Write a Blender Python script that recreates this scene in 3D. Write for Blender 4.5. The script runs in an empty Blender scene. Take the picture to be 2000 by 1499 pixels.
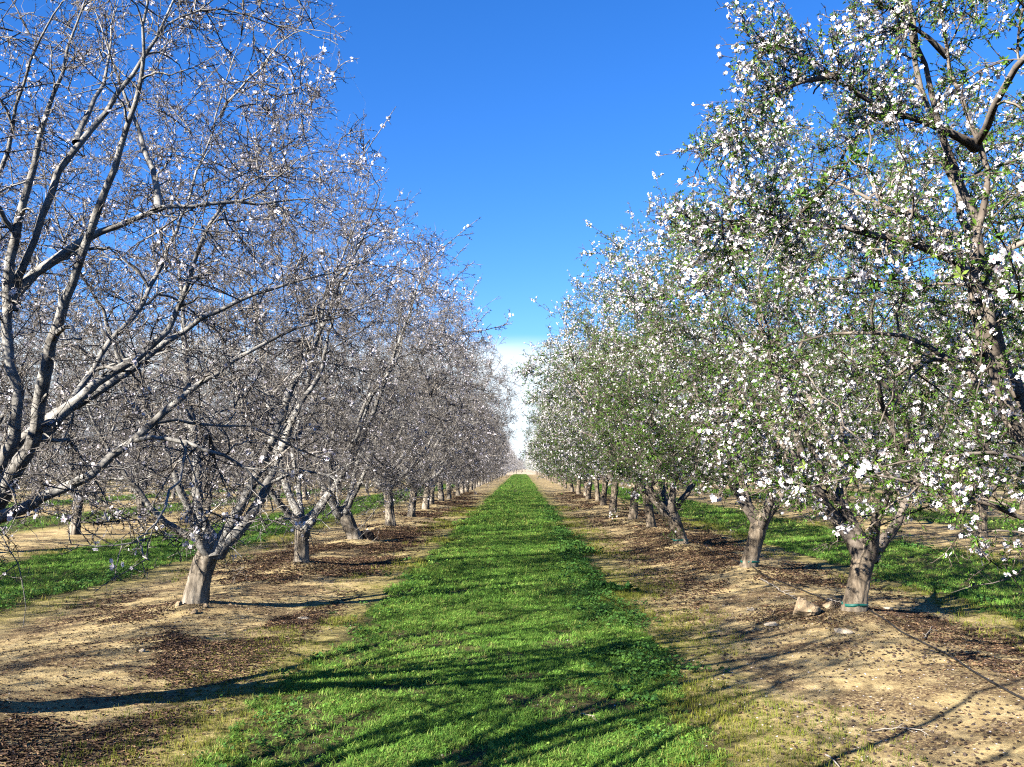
import bpy, math, random
import numpy as np
from mathutils import Vector, Matrix, Euler

random.seed(7); np.random.seed(7)
R_ = math.radians
scene = bpy.context.scene
COL = scene.collection

# ------------------------------------------------------------------ camera
F = 1800.0                       # focal length in pixels of the 2000-pixel-wide photograph
PX, PY = 1000.0, 749.5
EYE = 1.6
PITCH = math.atan(165.0 / F)
YAW = math.atan(18.0 / F)
cam = bpy.data.cameras.new('camera')
cam.sensor_width = 36.0
cam.lens = F / 2000.0 * 36.0
cam.clip_start = 0.05
cam.clip_end = 6000.0
camo = bpy.data.objects.new('camera', cam)
COL.objects.link(camo)
camo.location = (0, 0, EYE)
camo.rotation_euler = (R_(90) + PITCH, 0, YAW)
scene.camera = camo
CAMM = np.array(Euler((R_(90) + PITCH, 0, YAW)).to_matrix())

def at(px, py, depth):
    """world point seen at a photo pixel at a given distance along +Y"""
    d = CAMM @ np.array([(px - PX) / F, -(py - PY) / F, -1.0])
    return np.array([0, 0, EYE]) + d * (depth / d[1])

def gp(px, py, z=0.0):
    d = CAMM @ np.array([(px - PX) / F, -(py - PY) / F, -1.0])
    return np.array([0, 0, EYE]) + d * ((z - EYE) / d[2])

def to_px(p):
    q = CAMM.T @ (np.asarray(p, float) - np.array([0, 0, EYE]))
    if q[2] > -0.05:
        return None
    return PX + F * q[0] / -q[2], PY - F * q[1] / -q[2]

# ------------------------------------------------------------------ light
SUN_EL = R_(29.0)
SUN_AZ = R_(42.0)                # direction the shadows run, from +X towards +Y
EXPOSURE = 1.95
SUN_STRENGTH = 5.0
SKY_STRENGTH = 0.05
world = bpy.data.worlds.new('World')
scene.world = world
world.use_nodes = True
wn = world.node_tree.nodes; wl = world.node_tree.links
wn.clear()
w_out = wn.new('ShaderNodeOutputWorld')
w_bg = wn.new('ShaderNodeBackground')
sky = wn.new('ShaderNodeTexSky')
sky.sky_type = 'NISHITA'
sky.sun_disc = False
sky.sun_elevation = SUN_EL
sky.sun_rotation = R_(270) - SUN_AZ     # clockwise from +Y, opposite to the shadows
sky.air_density = 1.0
sky.dust_density = 0.0
sky.ozone_density = 3.0
sky.altitude = 100.0
w_bg.inputs['Strength'].default_value = SKY_STRENGTH
hs = wn.new('ShaderNodeHueSaturation')
hs.inputs['Saturation'].default_value = 1.16
hs.inputs['Value'].default_value = 1.0
tn = wn.new('ShaderNodeMix'); tn.data_type = 'RGBA'; tn.blend_type = 'MULTIPLY'
tn.inputs['Factor'].default_value = 1.0
wl.new(sky.outputs['Color'], tn.inputs['A']); tn.inputs['B'].default_value = (0.80, 0.93, 1.30, 1)
wl.new(tn.outputs['Result'], hs.inputs['Color'])
# a low bank of white cloud all round the horizon
tc = wn.new('ShaderNodeTexCoord')
sep = wn.new('ShaderNodeSeparateXYZ')
wl.new(tc.outputs['Generated'], sep.inputs[0])
mp = wn.new('ShaderNodeMapping')
mp.inputs['Scale'].default_value = (2.2, 2.2, 16.0)
wl.new(tc.outputs['Generated'], mp.inputs['Vector'])
nz = wn.new('ShaderNodeTexNoise')
nz.inputs['Scale'].default_value = 1.6
nz.inputs['Detail'].default_value = 5.0
wl.new(mp.outputs[0], nz.inputs['Vector'])
ma = wn.new('ShaderNodeMath'); ma.operation = 'MULTIPLY_ADD'
ma.inputs[1].default_value = 0.022
wl.new(nz.outputs['Fac'], ma.inputs[0])
wl.new(sep.outputs['Z'], ma.inputs[2])
mr = wn.new('ShaderNodeMapRange'); mr.interpolation_type = 'SMOOTHSTEP'
mr.inputs['From Min'].default_value = 0.158
mr.inputs['From Max'].default_value = 0.124
mr.inputs['To Min'].default_value = 0.0
mr.inputs['To Max'].default_value = 0.93
wl.new(ma.outputs[0], mr.inputs['Value'])
wm = wn.new('ShaderNodeMix'); wm.data_type = 'RGBA'
wl.new(mr.outputs[0], wm.inputs['Factor'])
wl.new(hs.outputs['Color'], wm.inputs['A'])
wm.inputs['B'].default_value = (6.0, 6.7, 7.2, 1)
wl.new(wm.outputs['Result'], w_bg.inputs['Color'])
wl.new(w_bg.outputs[0], w_out.inputs['Surface'])

sun = bpy.data.lights.new('sun', 'SUN')
sun.energy = SUN_STRENGTH
sun.angle = R_(0.42)
sun.color = (1.0, 0.945, 0.86)
suno = bpy.data.objects.new('sun', sun)
COL.objects.link(suno)
suno.location = (-30, -20, 30)
SD = Vector((math.cos(SUN_AZ) * math.cos(SUN_EL), math.sin(SUN_AZ) * math.cos(SUN_EL), -math.sin(SUN_EL)))
suno.rotation_euler = SD.to_track_quat('-Z', 'Y').to_euler()
TOSUN = -np.array(SD)

vs = scene.view_settings
vs.view_transform = 'Standard'
vs.look = 'None'
vs.exposure = EXPOSURE
vs.gamma = 1.0
vs.use_curve_mapping = False
scene.cycles.max_bounces = 4
scene.cycles.diffuse_bounces = 0
scene.cycles.use_denoising = False
scene.cycles.filter_width = 1.15
scene.cycles.transmission_bounces = 3
scene.cycles.transparent_max_bounces = 4

# ------------------------------------------------------------------ small helpers
def norm(v):
    return v / np.maximum(np.linalg.norm(v, axis=-1, keepdims=True), 1e-9)

_rng = np.random.RandomState(11)
_tab = _rng.rand(256, 256)
def vnoise(x, y):
    xi = np.floor(x).astype(int); yi = np.floor(y).astype(int)
    fx = x - xi; fy = y - yi
    fx = fx * fx * (3 - 2 * fx); fy = fy * fy * (3 - 2 * fy)
    a = _tab[xi % 256, yi % 256]; b = _tab[(xi + 1) % 256, yi % 256]
    c = _tab[xi % 256, (yi + 1) % 256]; d = _tab[(xi + 1) % 256, (yi + 1) % 256]
    return (a * (1 - fx) + b * fx) * (1 - fy) + (c * (1 - fx) + d * fx) * fy
def fbm(x, y, o=4):
    s = 0; a = 0.5; t = 0
    for i in range(o):
        s = s + a * vnoise(x * 2 ** i + 17.3 * i, y * 2 ** i + 5.1 * i); t += a; a *= 0.5
    return s / t

def mk_mesh(name, verts, faces, mats, smooth=True, tint=None):
    """faces: list of (array (m,k) of vertex ids, material index)"""
    me = bpy.data.meshes.new(name)
    verts = np.ascontiguousarray(verts, dtype=np.float32)
    me.vertices.add(len(verts))
    me.vertices.foreach_set('co', verts.ravel())
    faces = [(np.asarray(f), m) for f, m in faces if len(f)]
    idx = np.concatenate([f.ravel() for f, m in faces]).astype(np.int32)
    tot = np.concatenate([np.full(len(f), f.shape[1]) for f, m in faces])
    start = np.concatenate([[0], np.cumsum(tot)[:-1]]).astype(np.int32)
    me.loops.add(len(idx)); me.loops.foreach_set('vertex_index', idx)
    me.polygons.add(len(tot)); me.polygons.foreach_set('loop_start', start)
    mi = np.concatenate([np.full(len(f), m) for f, m in faces]).astype(np.int32)
    for m in mats:
        me.materials.append(m)
    me.polygons.foreach_set('material_index', mi)
    if tint is not None:
        a = me.attributes.new('tint', 'FLOAT', 'POINT')
        a.data.foreach_set('value', np.ascontiguousarray(tint, dtype=np.float32))
    me.update(calc_edges=True)
    me.polygons.foreach_set('use_smooth', np.full(len(tot), bool(smooth)))
    return me

def obj(name, me, parent=None):
    o = bpy.data.objects.new(name, me)
    COL.objects.link(o)
    if parent is not None:
        o.parent = parent
    return o

def tag(o, label=None, cat=None, group=None, kind=None):
    if label: o['label'] = label
    if cat: o['category'] = cat
    if group: o['group'] = group
    if kind: o['kind'] = kind
    return o

def tubes(polys):
    """polys: list of (pts (n,3), rad (n,), sides) -> verts, quads"""
    groups = {}
    for p, r, s in polys:
        groups.setdefault((len(p), s), []).append((p, r))
    V = []; Q = []; off = 0
    for (n, s), L in groups.items():
        P = np.array([a for a, b in L]); Rr = np.array([b for a, b in L])
        m = len(L)
        T = norm(np.gradient(P, axis=1))
        mt = norm(P[:, -1] - P[:, 0])
        ref = np.where(np.abs(mt[:, 2:3]) < 0.8, np.array([[0, 0, 1.0]]), np.array([[1.0, 0, 0]]))
        ref = np.repeat(ref[:, None, :], n, 1)
        N = norm(np.cross(T, ref)); B = np.cross(T, N)
        ang = np.arange(s) * 2 * np.pi / s
        v = (P[:, :, None, :] + Rr[:, :, None, None] *
             (np.cos(ang)[None, None, :, None] * N[:, :, None, :] + np.sin(ang)[None, None, :, None] * B[:, :, None, :]))
        V.append(v.reshape(-1, 3))
        base = off + np.arange(m)[:, None, None] * n * s
        i = np.arange(n - 1)[None, :, None] * s
        j = np.arange(s)[None, None, :]
        j2 = (j + 1) % s
        q = np.stack([base + i + j, base + i + j2, base + i + s + j2, base + i + s + j], -1)
        Q.append(q.reshape(-1, 4))
        off += m * n * s
    return np.concatenate(V), np.concatenate(Q)

def frames(nrm, roll):
    """rotation matrices (N,3,3) whose local z is nrm"""
    nrm = norm(nrm)
    ref = np.where(np.abs(nrm[:, 2:3]) < 0.9, np.array([[0, 0, 1.0]]), np.array([[1.0, 0, 0]]))
    x = norm(np.cross(ref, nrm)); y = np.cross(nrm, x)
    c = np.cos(roll)[:, None]; s = np.sin(roll)[:, None]
    return np.stack([c * x + s * y, -s * x + c * y, nrm], -1)

def stamp(tv, tf, pos, rot, scl):
    """template verts (V,3), list of (faces, mat) -> expanded"""
    v = np.einsum('nij,vj->nvi', rot, tv) * scl[:, None, None] + pos[:, None, :]
    nv = len(tv)
    off = (np.arange(len(pos)) * nv)[:, None, None]
    fs = [((np.asarray(f)[None] + off).reshape(-1, np.asarray(f).shape[1]), m) for f, m in tf]
    return v.reshape(-1, 3), fs

# ------------------------------------------------------------------ materials
def new_mat(name):
    m = bpy.data.materials.new(name)
    m.use_nodes = True
    nt = m.node_tree; nt.nodes.clear()
    return m, nt.nodes, nt.links

def ramp(nodes, stops, interp='LINEAR'):
    n = nodes.new('ShaderNodeValToRGB')
    cr = n.color_ramp; cr.interpolation = interp
    while len(cr.elements) < len(stops):
        cr.elements.new(0.5)
    for e, (p, c) in zip(cr.elements, stops):
        e.position = p; e.color = (*c, 1)
    return n

def bark_material(name, stops, scale, stretch, bump, rough=0.85):
    m, N, L = new_mat(name)
    o = N.new('ShaderNodeOutputMaterial'); b = N.new('ShaderNodeBsdfPrincipled')
    b.inputs['Roughness'].default_value = rough
    b.inputs['Specular IOR Level'].default_value = 0.25
    t = N.new('ShaderNodeTexCoord'); mp = N.new('ShaderNodeMapping')
    mp.inputs['Scale'].default_value = (1, 1, stretch)
    L.new(t.outputs['Object'], mp.inputs['Vector'])
    n1 = N.new('ShaderNodeTexNoise'); n1.inputs['Scale'].default_value = scale
    n1.inputs['Detail'].default_value = 8; n1.inputs['Roughness'].default_value = 0.65
    L.new(mp.outputs[0], n1.inputs['Vector'])
    n2 = N.new('ShaderNodeTexNoise'); n2.inputs['Scale'].default_value = scale * 0.23
    n2.inputs['Detail'].default_value = 3
    L.new(t.outputs['Object'], n2.inputs['Vector'])
    mx = N.new('ShaderNodeMath'); mx.operation = 'MULTIPLY_ADD'
    L.new(n1.outputs['Fac'], mx.inputs[0]); mx.inputs[1].default_value = 0.6
    m2 = N.new('ShaderNodeMath'); m2.operation = 'MULTIPLY'; m2.inputs[1].default_value = 0.4
    L.new(n2.outputs['Fac'], m2.inputs[0]); L.new(m2.outputs[0], mx.inputs[2])
    r = ramp(N, stops); L.new(mx.outputs[0], r.inputs['Fac'])
    L.new(r.outputs['Color'], b.inputs['Base Color'])
    bp = N.new('ShaderNodeBump'); bp.inputs['Strength'].default_value = bump
    bp.inputs['Distance'].default_value = 0.02
    L.new(n1.outputs['Fac'], bp.inputs['Height']); L.new(bp.outputs[0], b.inputs['Normal'])
    L.new(b.outputs[0], o.inputs['Surface'])
    return m

def leafy_material(name, stops, trans, tscale=1.0, rough=0.6):
    m, N, L = new_mat(name)
    o = N.new('ShaderNodeOutputMaterial')
    a = N.new('ShaderNodeAttribute'); a.attribute_name = 'tint'
    r = ramp(N, stops); L.new(a.outputs['Fac'], r.inputs['Fac'])
    d = N.new('ShaderNodeBsdfPrincipled'); d.inputs['Roughness'].default_value = rough
    d.inputs['Specular IOR Level'].default_value = 0.3
    t = N.new('ShaderNodeBsdfTranslucent')
    L.new(r.outputs['Color'], d.inputs['Base Color'])
    hsv = N.new('ShaderNodeHueSaturation'); hsv.inputs['Value'].default_value = tscale
    L.new(r.outputs['Color'], hsv.inputs['Color']); L.new(hsv.outputs[0], t.inputs['Color'])
    x = N.new('ShaderNodeMixShader'); x.inputs[0].default_value = trans
    L.new(d.outputs[0], x.inputs[1]); L.new(t.outputs[0], x.inputs[2])
    L.new(x.outputs[0], o.inputs['Surface'])
    return m

def scatter_material(name, stops, trans, rough=0.7):
    """colour varies from instance to instance"""
    m, N, L = new_mat(name)
    o = N.new('ShaderNodeOutputMaterial')
    a = N.new('ShaderNodeObjectInfo')
    r = ramp(N, stops); L.new(a.outputs['Random'], r.inputs['Fac'])
    d = N.new('ShaderNodeBsdfPrincipled'); d.inputs['Roughness'].default_value = rough
    d.inputs['Specular IOR Level'].default_value = 0.25
    L.new(r.outputs['Color'], d.inputs['Base Color'])
    if trans > 0:
        t = N.new('ShaderNodeBsdfTranslucent'); L.new(r.outputs['Color'], t.inputs['Color'])
        x = N.new('ShaderNodeMixShader'); x.inputs[0].default_value = trans
        L.new(d.outputs[0], x.inputs[1]); L.new(t.outputs[0], x.inputs[2])
        L.new(x.outputs[0], o.inputs['Surface'])
    else:
        L.new(d.outputs[0], o.inputs['Surface'])
    return m

M_trunk_bare = bark_material('trunk_bark_grey_brown', [(0.34, (.025, .019, .013)), (0.45, (.14, .115, .085)), (0.58, (.28, .24, .185)), (0.75, (.40, .35, .28))], 15, 0.22, 1.0)
M_limb_bare = bark_material('limb_bark_pale_grey', [(0.34, (.03, .026, .022)), (0.43, (.15, .138, .12)), (0.56, (.29, .275, .245)), (0.75, (.42, .40, .36))], 16, .8, 0.9, 0.75)  # dark patches in the bark colour stand in for shadow blotches on the limbs
M_twig_bare = bark_material('twig_bark_grey', [(0.40, (.022, .018, .015)), (0.50, (.19, .168, .142)), (0.62, (.40, .37, .325))], 22, 1, 0.0)
M_spur_bare = bark_material('spur_bark_dark', [(0.3, (.018, .014, .011)), (0.5, (.050, .040, .033)), (0.7, (.16, .13, .11))], 12, 1, 0.0)
M_trunk_leafy = bark_material('trunk_bark_brown', [(0.34, (.025, .018, .012)), (0.45, (.13, .10, .068)), (0.58, (.26, .21, .15)), (0.75, (.38, .32, .24))], 17, 0.16, 1.0)
M_limb_leafy = bark_material('limb_bark_brown_grey', [(0.28, (.045, .034, .025)), (0.45, (.13, .105, .082)), (0.62, (.24, .205, .165)), (0.8, (.34, .30, .25))], 10, 1, 0.4)
M_twig_leafy = bark_material('twig_bark_brown', [(0.42, (.018, .014, .010)), (0.52, (.11, .088, .066)), (0.64, (.28, .235, .195))], 22, 1, 0.0)
M_petal = leafy_material('blossom_petal', [(0.0, (.82, .74, .74)), (0.5, (.86, .82, .80)), (1.0, (.87, .86, .83))], 0.3)
M_petal_lilac = leafy_material('blossom_petal_lilac', [(0.0, (.74, .66, .69)), (0.5, (.81, .76, .77)), (1.0, (.85, .83, .83))], 0.3)
M_eye, N, L = new_mat('blossom_centre')
_o = N.new('ShaderNodeOutputMaterial'); _b = N.new('ShaderNodeBsdfPrincipled')
_b.inputs['Base Color'].default_value = (.42, .07, .12, 1); _b.inputs['Roughness'].default_value = .7
L.new(_b.outputs[0], _o.inputs['Surface'])
M_leaf = leafy_material('almond_leaf', [(0.0, (.040, .095, .010)), (0.5, (.075, .170, .014)), (0.85, (.115, .225, .020)), (1.0, (.19, .27, .045))], 0.28, 1.4)
M_grass = scatter_material('grass_blade', [(0.0, (.065, .165, .022)), (0.5, (.145, .305, .040)), (0.85, (.21, .375, .055)), (1.0, (.31, .39, .09))], 0.35)
M_grass_dry = scatter_material('grass_blade_yellow', [(0.0, (.11, .19, .03)), (0.5, (.19, .28, .045)), (0.85, (.30, .33, .07)), (1.0, (.42, .36, .14))], 0.3)
M_weed = scatter_material('weed_leaf', [(0.0, (.040, .115, .022)), (0.5, (.065, .165, .028)), (1.0, (.11, .22, .04))], 0.3)
M_moss = scatter_material('yellow_grass', [(0.0, (.09, .13, .014)), (0.6, (.17, .19, .02)), (1.0, (.24, .21, .04))], 0.25)
M_litter = scatter_material('dead_leaf', [(0.0, (.030, .019, .014)), (0.5, (.070, .042, .028)), (0.85, (.15, .085, .045)), (1.0, (.30, .19, .10))], 0.0)
M_petal_fallen = scatter_material('fallen_petal', [(0.0, (.6, .52, .52)), (1.0, (.84, .80, .80))], 0.2)
M_nut = scatter_material('almond_hull', [(0.0, (.020, .014, .011)), (0.6, (.045, .032, .025)), (1.0, (.09, .065, .05))], 0.0, 0.9)
M_stick = bark_material('dead_stick', [(0.3, (.10, .08, .06)), (0.5, (.30, .26, .21)), (0.7, (.48, .43, .37))], 14, 1, 0.3)
M_clod = bark_material('dry_earth_clod', [(0.3, (.19, .135, .08)), (0.5, (.38, .28, .17)), (0.7, (.50, .39, .255))], 16, 1, 1.0, 0.95)
M_stone = bark_material('pale_stone', [(0.3, (.24, .19, .13)), (0.5, (.42, .35, .25)), (0.7, (.55, .48, .37))], 18, 1, 0.6, 0.9)

def plain(name, c, rough=0.6):
    m, N, L = new_mat(name)
    o = N.new('ShaderNodeOutputMaterial'); b = N.new('ShaderNodeBsdfPrincipled')
    n = N.new('ShaderNodeTexNoise'); n.inputs['Scale'].default_value = 30
    r = ramp(N, [(0.3, tuple(x * .6 for x in c)), (0.7, tuple(min(1, x * 1.25) for x in c))])
    L.new(n.outputs['Fac'], r.inputs['Fac']); L.new(r.outputs[0], b.inputs['Base Color'])
    b.inputs['Roughness'].default_value = rough
    L.new(b.outputs[0], o.inputs['Surface'])
    return m
M_band = plain('green_tape', (.008, .11, .085), 0.5)
M_hose = plain('black_hose', (.02, .018, .017), 0.5)

# ------------------------------------------------------------------ layout of the orchard
XL, XR = -3.60, 3.45             # the two rows beside the aisle
ROWGAP = 7.05
SP = 4.62                        # spacing of the trees in a row
YL0, YR0 = 5.58, 5.00            # the nearest tree of each row
STRIP_C, STRIP_W = -0.28, 1.48   # the grass strip in every aisle
ROW_END = 222.0

def row_dist(x):
    """distance to nearest tree row, on either side"""
    l = np.abs((x - XL + ROWGAP / 2) % ROWGAP - ROWGAP / 2)
    return l
def strip_u(x):
    return (x - STRIP_C + ROWGAP / 2) % ROWGAP - ROWGAP / 2

tree_spots = []                  # (x, y) of trunks for the earth mounds

def gz(x, y):
    x = np.asarray(x, float); y = np.asarray(y, float)
    z = 0.07 * np.exp(-(row_dist(x) / 0.9) ** 2) - 0.02
    z = z + 0.05 * (fbm(x * 0.7, y * 0.7, 3) - 0.5)
    soil = np.clip((np.abs(strip_u(x)) - 1.5) / 0.5, 0, 1)
    z = z + soil * (0.030 * (fbm(x * 5, y * 5, 3) - 0.5))
    for tx, ty in tree_spots:
        d2 = (x - tx) ** 2 + (y - ty) ** 2
        z = z + 0.085 * np.exp(-d2 / 0.30)
    return z

# ------------------------------------------------------------------ almond tree generator
def bezier(a, c, b, n, rng, wig):
    t = np.linspace(0, 1, n)[:, None]
    p = (1 - t) ** 2 * a + 2 * t * (1 - t) * c + t * t * b
    d = np.linalg.norm(b - a)
    w = rng.normal(0, wig * d, (n, 3)) * np.sin(np.pi * np.clip(t, 0, 1)) ** .5
    return p + w

def resample(pts, step):
    pts = np.asarray(pts, float)
    # smooth first (Chaikin)
    for _ in range(2):
        q = [pts[0]]
        for a, b in zip(pts[:-1], pts[1:]):
            q += [a * .75 + b * .25, a * .25 + b * .75]
        q.append(pts[-1]); pts = np.array(q)
    s = np.concatenate([[0], np.cumsum(np.linalg.norm(np.diff(pts, axis=0), axis=1))])
    n = max(4, int(s[-1] / step) + 1)
    u = np.linspace(0, s[-1], n)
    return np.stack([np.interp(u, s, pts[:, k]) for k in range(3)], 1)

def make_tree(seed, trunk, trunk_r, limbs, env, leafy, n1=60, n2=420, n3=2600, spur=14.0, flowers=500, tufts=0,
              keep=None, detail=2, near_limb=0.35, upright=0.25, twig_r=1.0, sprays=0, dress=()):
    """trunk: (n,3) local points; limbs: list of (points, r0, parent_limb or -1); env: dict(R, zlo, zhi, lob)
    returns dict of numpy geometry"""
    rng = np.random.RandomState(seed)
    polys = {}                         # limb id -> list of (pts, rad, sides)
    P = []; D = []; Rn = []; LB = []; ST = []
    def add_nodes(p, r, lb, st):
        d = norm(np.gradient(p, axis=0))
        P.append(p); D.append(d); Rn.append(r); LB.append(np.full(len(p), lb)); ST.append(np.full(len(p), st))
    for li, (pts, r0) in enumerate(limbs):
        p = resample(pts, 0.13)
        t = np.linspace(0, 1, len(p))
        r = r0 * (.12 + .88 * (1 - t) ** 1.15) * (0.95 + 0.10 * rng.rand(len(p))) + 0.004 * (1 - t)
        kn = np.interp(np.arange(len(p)), np.arange(0, len(p) + 3, 3), rng.rand(len(np.arange(0, len(p) + 3, 3))))
        r = r * (.88 + .26 * kn) * (1 + .55 * np.exp(-t * 14))
        p[1:] += rng.normal(0, 0.007, (len(p) - 1, 3)) + np.stack([np.interp(np.arange(len(p)), np.arange(0, len(p) + 4, 4), rng.normal(0, .020, len(np.arange(0, len(p) + 4, 4)))) for _ in range(3)], 1)[1:]
        polys[li] = [(p, r, 10 if detail > 1 else (7 if detail == 1 else 5))]
        add_nodes(p, r, li, 0)
    ctr = np.array([env.get('cx', 0), env.get('cy', 0)])
    zlo, zhi, R0 = env['zlo'], env['zhi'], env['R']
    ph = rng.rand(4) * 6.28
    def radius(z, th):
        t = np.clip((z - zlo) / (zhi - zlo), 0, 1)
        prof = np.interp(t, [0, .12, .32, .62, .82, .93, 1.0], env.get('prof', [.70, .92, 1.0, .98, .84, .62, .30]))
        return R0 * prof * (1 + .10 * np.sin(2 * th + ph[0]) + .09 * np.sin(3 * th + ph[1] + z) + .07 * np.sin(5 * th + ph[2] + 2 * z))
    def sample(n, pw):
        out = []
        while sum(map(len, out)) < n:
            z = zlo + (zhi - zlo) * rng.rand(4 * n); th = rng.rand(4 * n) * 6.2832
            rr = radius(z, th) * rng.rand(4 * n) ** pw
            ok = rng.rand(4 * n) < (rr / R0 + .12) * (radius(z, th) / R0)
            q = np.stack([ctr[0] + rr * np.cos(th), ctr[1] + rr * np.sin(th), z], 1)[ok]
            if keep is not None:
                q = q[keep(q)]
            out.append(q)
        return np.concatenate(out)[:n]
    stage_spec = [(1, n1, .42, 7, .028, .0090, 6 if detail > 1 else 5, .020),
                  (2, n2, .40, 6, .0155, .0058, 3, .026)]
    limb_nodes = np.concatenate(P)
    for st, n, pw, npt, rmax, rtip, sides, wig in stage_spec:
        T = sample(n, pw)
        if st == 2:
            k = int(n * near_limb * .5)
            src = np.concatenate(P); sel = rng.randint(0, len(src), k)
            T2 = src[sel] + rng.normal(0, .28, (k, 3))
            if keep is not None: T2 = T2[keep(T2)]
            T = np.concatenate([T[:n - k], T2])
        src = np.concatenate(P)
        dm = np.array([np.min(np.linalg.norm(src - t, axis=1)) for t in T])
        for t in T[np.argsort(dm)]:
            A = np.concatenate(P); DD = np.concatenate(D); RR = np.concatenate(Rn); LL = np.concatenate(LB)
            v = t - A; d = np.linalg.norm(v, axis=1) + 1e-6
            cs = np.einsum('ij,ij->i', v, DD) / d
            cost = d * (1.45 - .6 * cs) - np.minimum(RR, .02) * 4 + np.where(cs < -.25, .8, 0)
            if st == 1:
                cost = cost + np.where(RR > .055, .25, 0)
            i = int(np.argmin(cost))
            a = A[i]; dd = d[i]
            if dd < .10: continue
            if st == 2 and dd > 1.3:
                t = a + v[i] * (1.3 / dd); dd = 1.3
            vd = v[i] / d[i]
            cdir = norm(vd * .75 + DD[i] * .55 + np.array([0, 0, upright * (.2 if t[2] < 1.6 else 1)]) + rng.normal(0, .22, 3))
            p = bezier(a, a + cdir * dd * .5, t, npt, rng, wig)
            r0 = min(RR[i] * .72, rmax * (.5 + .5 * min(1, dd / 1.4)))
            r = np.linspace(r0, min(rtip, r0 * .7), npt)
            polys[LL[i]].append((p, r, sides))
            add_nodes(p[1:], r[1:], LL[i], st)
    # stage 3, all at once
    if sprays:
        n3 = sprays
    A = np.concatenate(P); DD = np.concatenate(D); RR = np.concatenate(Rn); SS = np.concatenate(ST)
    T = sample(n3 * 2 if sprays else n3, .38)
    if sprays:                                              # shoots stand in clumps with gaps between
        cl = fbm(T[:, 0] * 1.2 + T[:, 2] * .7 + seed, T[:, 1] * 1.2 + T[:, 2] * 1.0 + 3, 2)
        T = T[np.argsort(-cl + rng.normal(0, .05, len(cl)))[:n3]]
    k = int(n3 * near_limb)
    sel = rng.randint(0, len(A), k)
    T[:k] = A[sel] + rng.normal(0, .17, (k, 3))
    if keep is not None:
        T = T[keep(T)]
    tw = []; SP_ = []
    for c in range(0, len(T), 300):
        t = T[c:c + 300]
        v = t[:, None, :] - A[None]; d = np.linalg.norm(v, axis=2) + 1e-6
        cs = np.einsum('ijk,jk->ij', v, DD) / d
        cost = d * (1.4 - .45 * cs) + np.where(RR[None] > .04, .08, 0)
        i = np.argmin(cost, 1); ii = np.arange(len(t))
        dd = d[ii, i]; vd = v[ii, i] / dd[:, None]
        ln = np.clip(dd, .12, .70)
        a = A[i]; b = a + vd * ln[:, None]
        b = b + np.array([0, 0, 1]) * (rng.rand(len(t), 1) * .10 * upright / .25)
        cd = norm(vd * .7 + DD[i] * .6 + rng.normal(0, .28, (len(t), 3)))
        cpt = a + cd * (ln * .5)[:, None]
        if sprays:
            dv = norm(vd * .8 + DD[i] * .35 + np.array([0, 0, upright * .8]) * (t[:, 2:3] > 1.5) + rng.normal(0, .22, (len(t), 3)))
            # branches never sag below about 0.75 m
            dv[:, 2] = np.where(a[:, 2] < 1.45, np.maximum(dv[:, 2], -.12 if leafy else -.3), dv[:, 2])
            SP_.append((a, norm(dv), np.clip(ln / .5, .55, 1.25) * (.85 + .3 * rng.rand(len(t)))))
            continue
        npt = 4 if detail > 0 else 3
        u = np.linspace(0, 1, npt)[None, :, None]
        p = (1 - u) ** 2 * a[:, None] + 2 * u * (1 - u) * cpt[:, None] + u * u * b[:, None]
        p[:, 1:] += rng.normal(0, .007, (len(t), npt - 1, 3))
        r0 = np.minimum(RR[i] * .8, (.0034 + .0022 * rng.rand(len(t)))) * twig_r
        r = r0[:, None] * np.linspace(1, .42, npt)[None]
        tw += [(p[q], r[q], 3) for q in range(len(t))]
    if sprays:
        a = np.concatenate([q[0] for q in SP_]); dv = np.concatenate([q[1] for q in SP_]); sc = np.concatenate([q[2] for q in SP_])
        fl = fbm(a[:, 0] * 1.1 + 31 + a[:, 2] * .5, a[:, 1] * 1.1 + a[:, 2] * .7 + seed, 3)
        fl = np.argsort(np.argsort(fl)) / len(fl)              # 0..1, patchy over the crown
        outer = np.hypot(a[:, 0] - ctr[0], a[:, 1] - ctr[1]) / R0
        idx = np.where(rng.rand(len(a)) < np.clip((fl - (.28 if leafy else .45)) * (2.4 if leafy else 3.2), .04, .92) * np.clip(outer * 1.6, .25, 1), rng.randint(NSP // 2, NSP, len(a)), rng.randint(0, NSP // 2, len(a)))
        # long straight whips that stand out of the crown
        nw = 34
        oc = A - np.array([ctr[0], ctr[1], zlo + (zhi - zlo) * .35]); sc_o = np.linalg.norm(oc / np.array([R0, R0, (zhi - zlo) * .6]), axis=1)
        cand = np.argsort(-sc_o + rng.normal(0, .10, len(sc_o)))[:nw * 4]; cand = rng.choice(cand, nw, replace=False)
        wd = norm(norm(oc[cand]) * .8 + DD[cand] * .5 + np.array([0, 0, .55]) + rng.normal(0, .28, (nw, 3)))
        wp = A[cand]
        if keep is not None:
            kk = keep(wp + wd * .8); wp = wp[kk]; wd = wd[kk]
        a = np.concatenate([a, wp]); dv = np.concatenate([dv, wd]); sc = np.concatenate([sc, .5 + .5 * rng.rand(len(wp))])
        idx = np.concatenate([idx, rng.randint(NSP, NSP + NWH, len(wp))])
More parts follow.
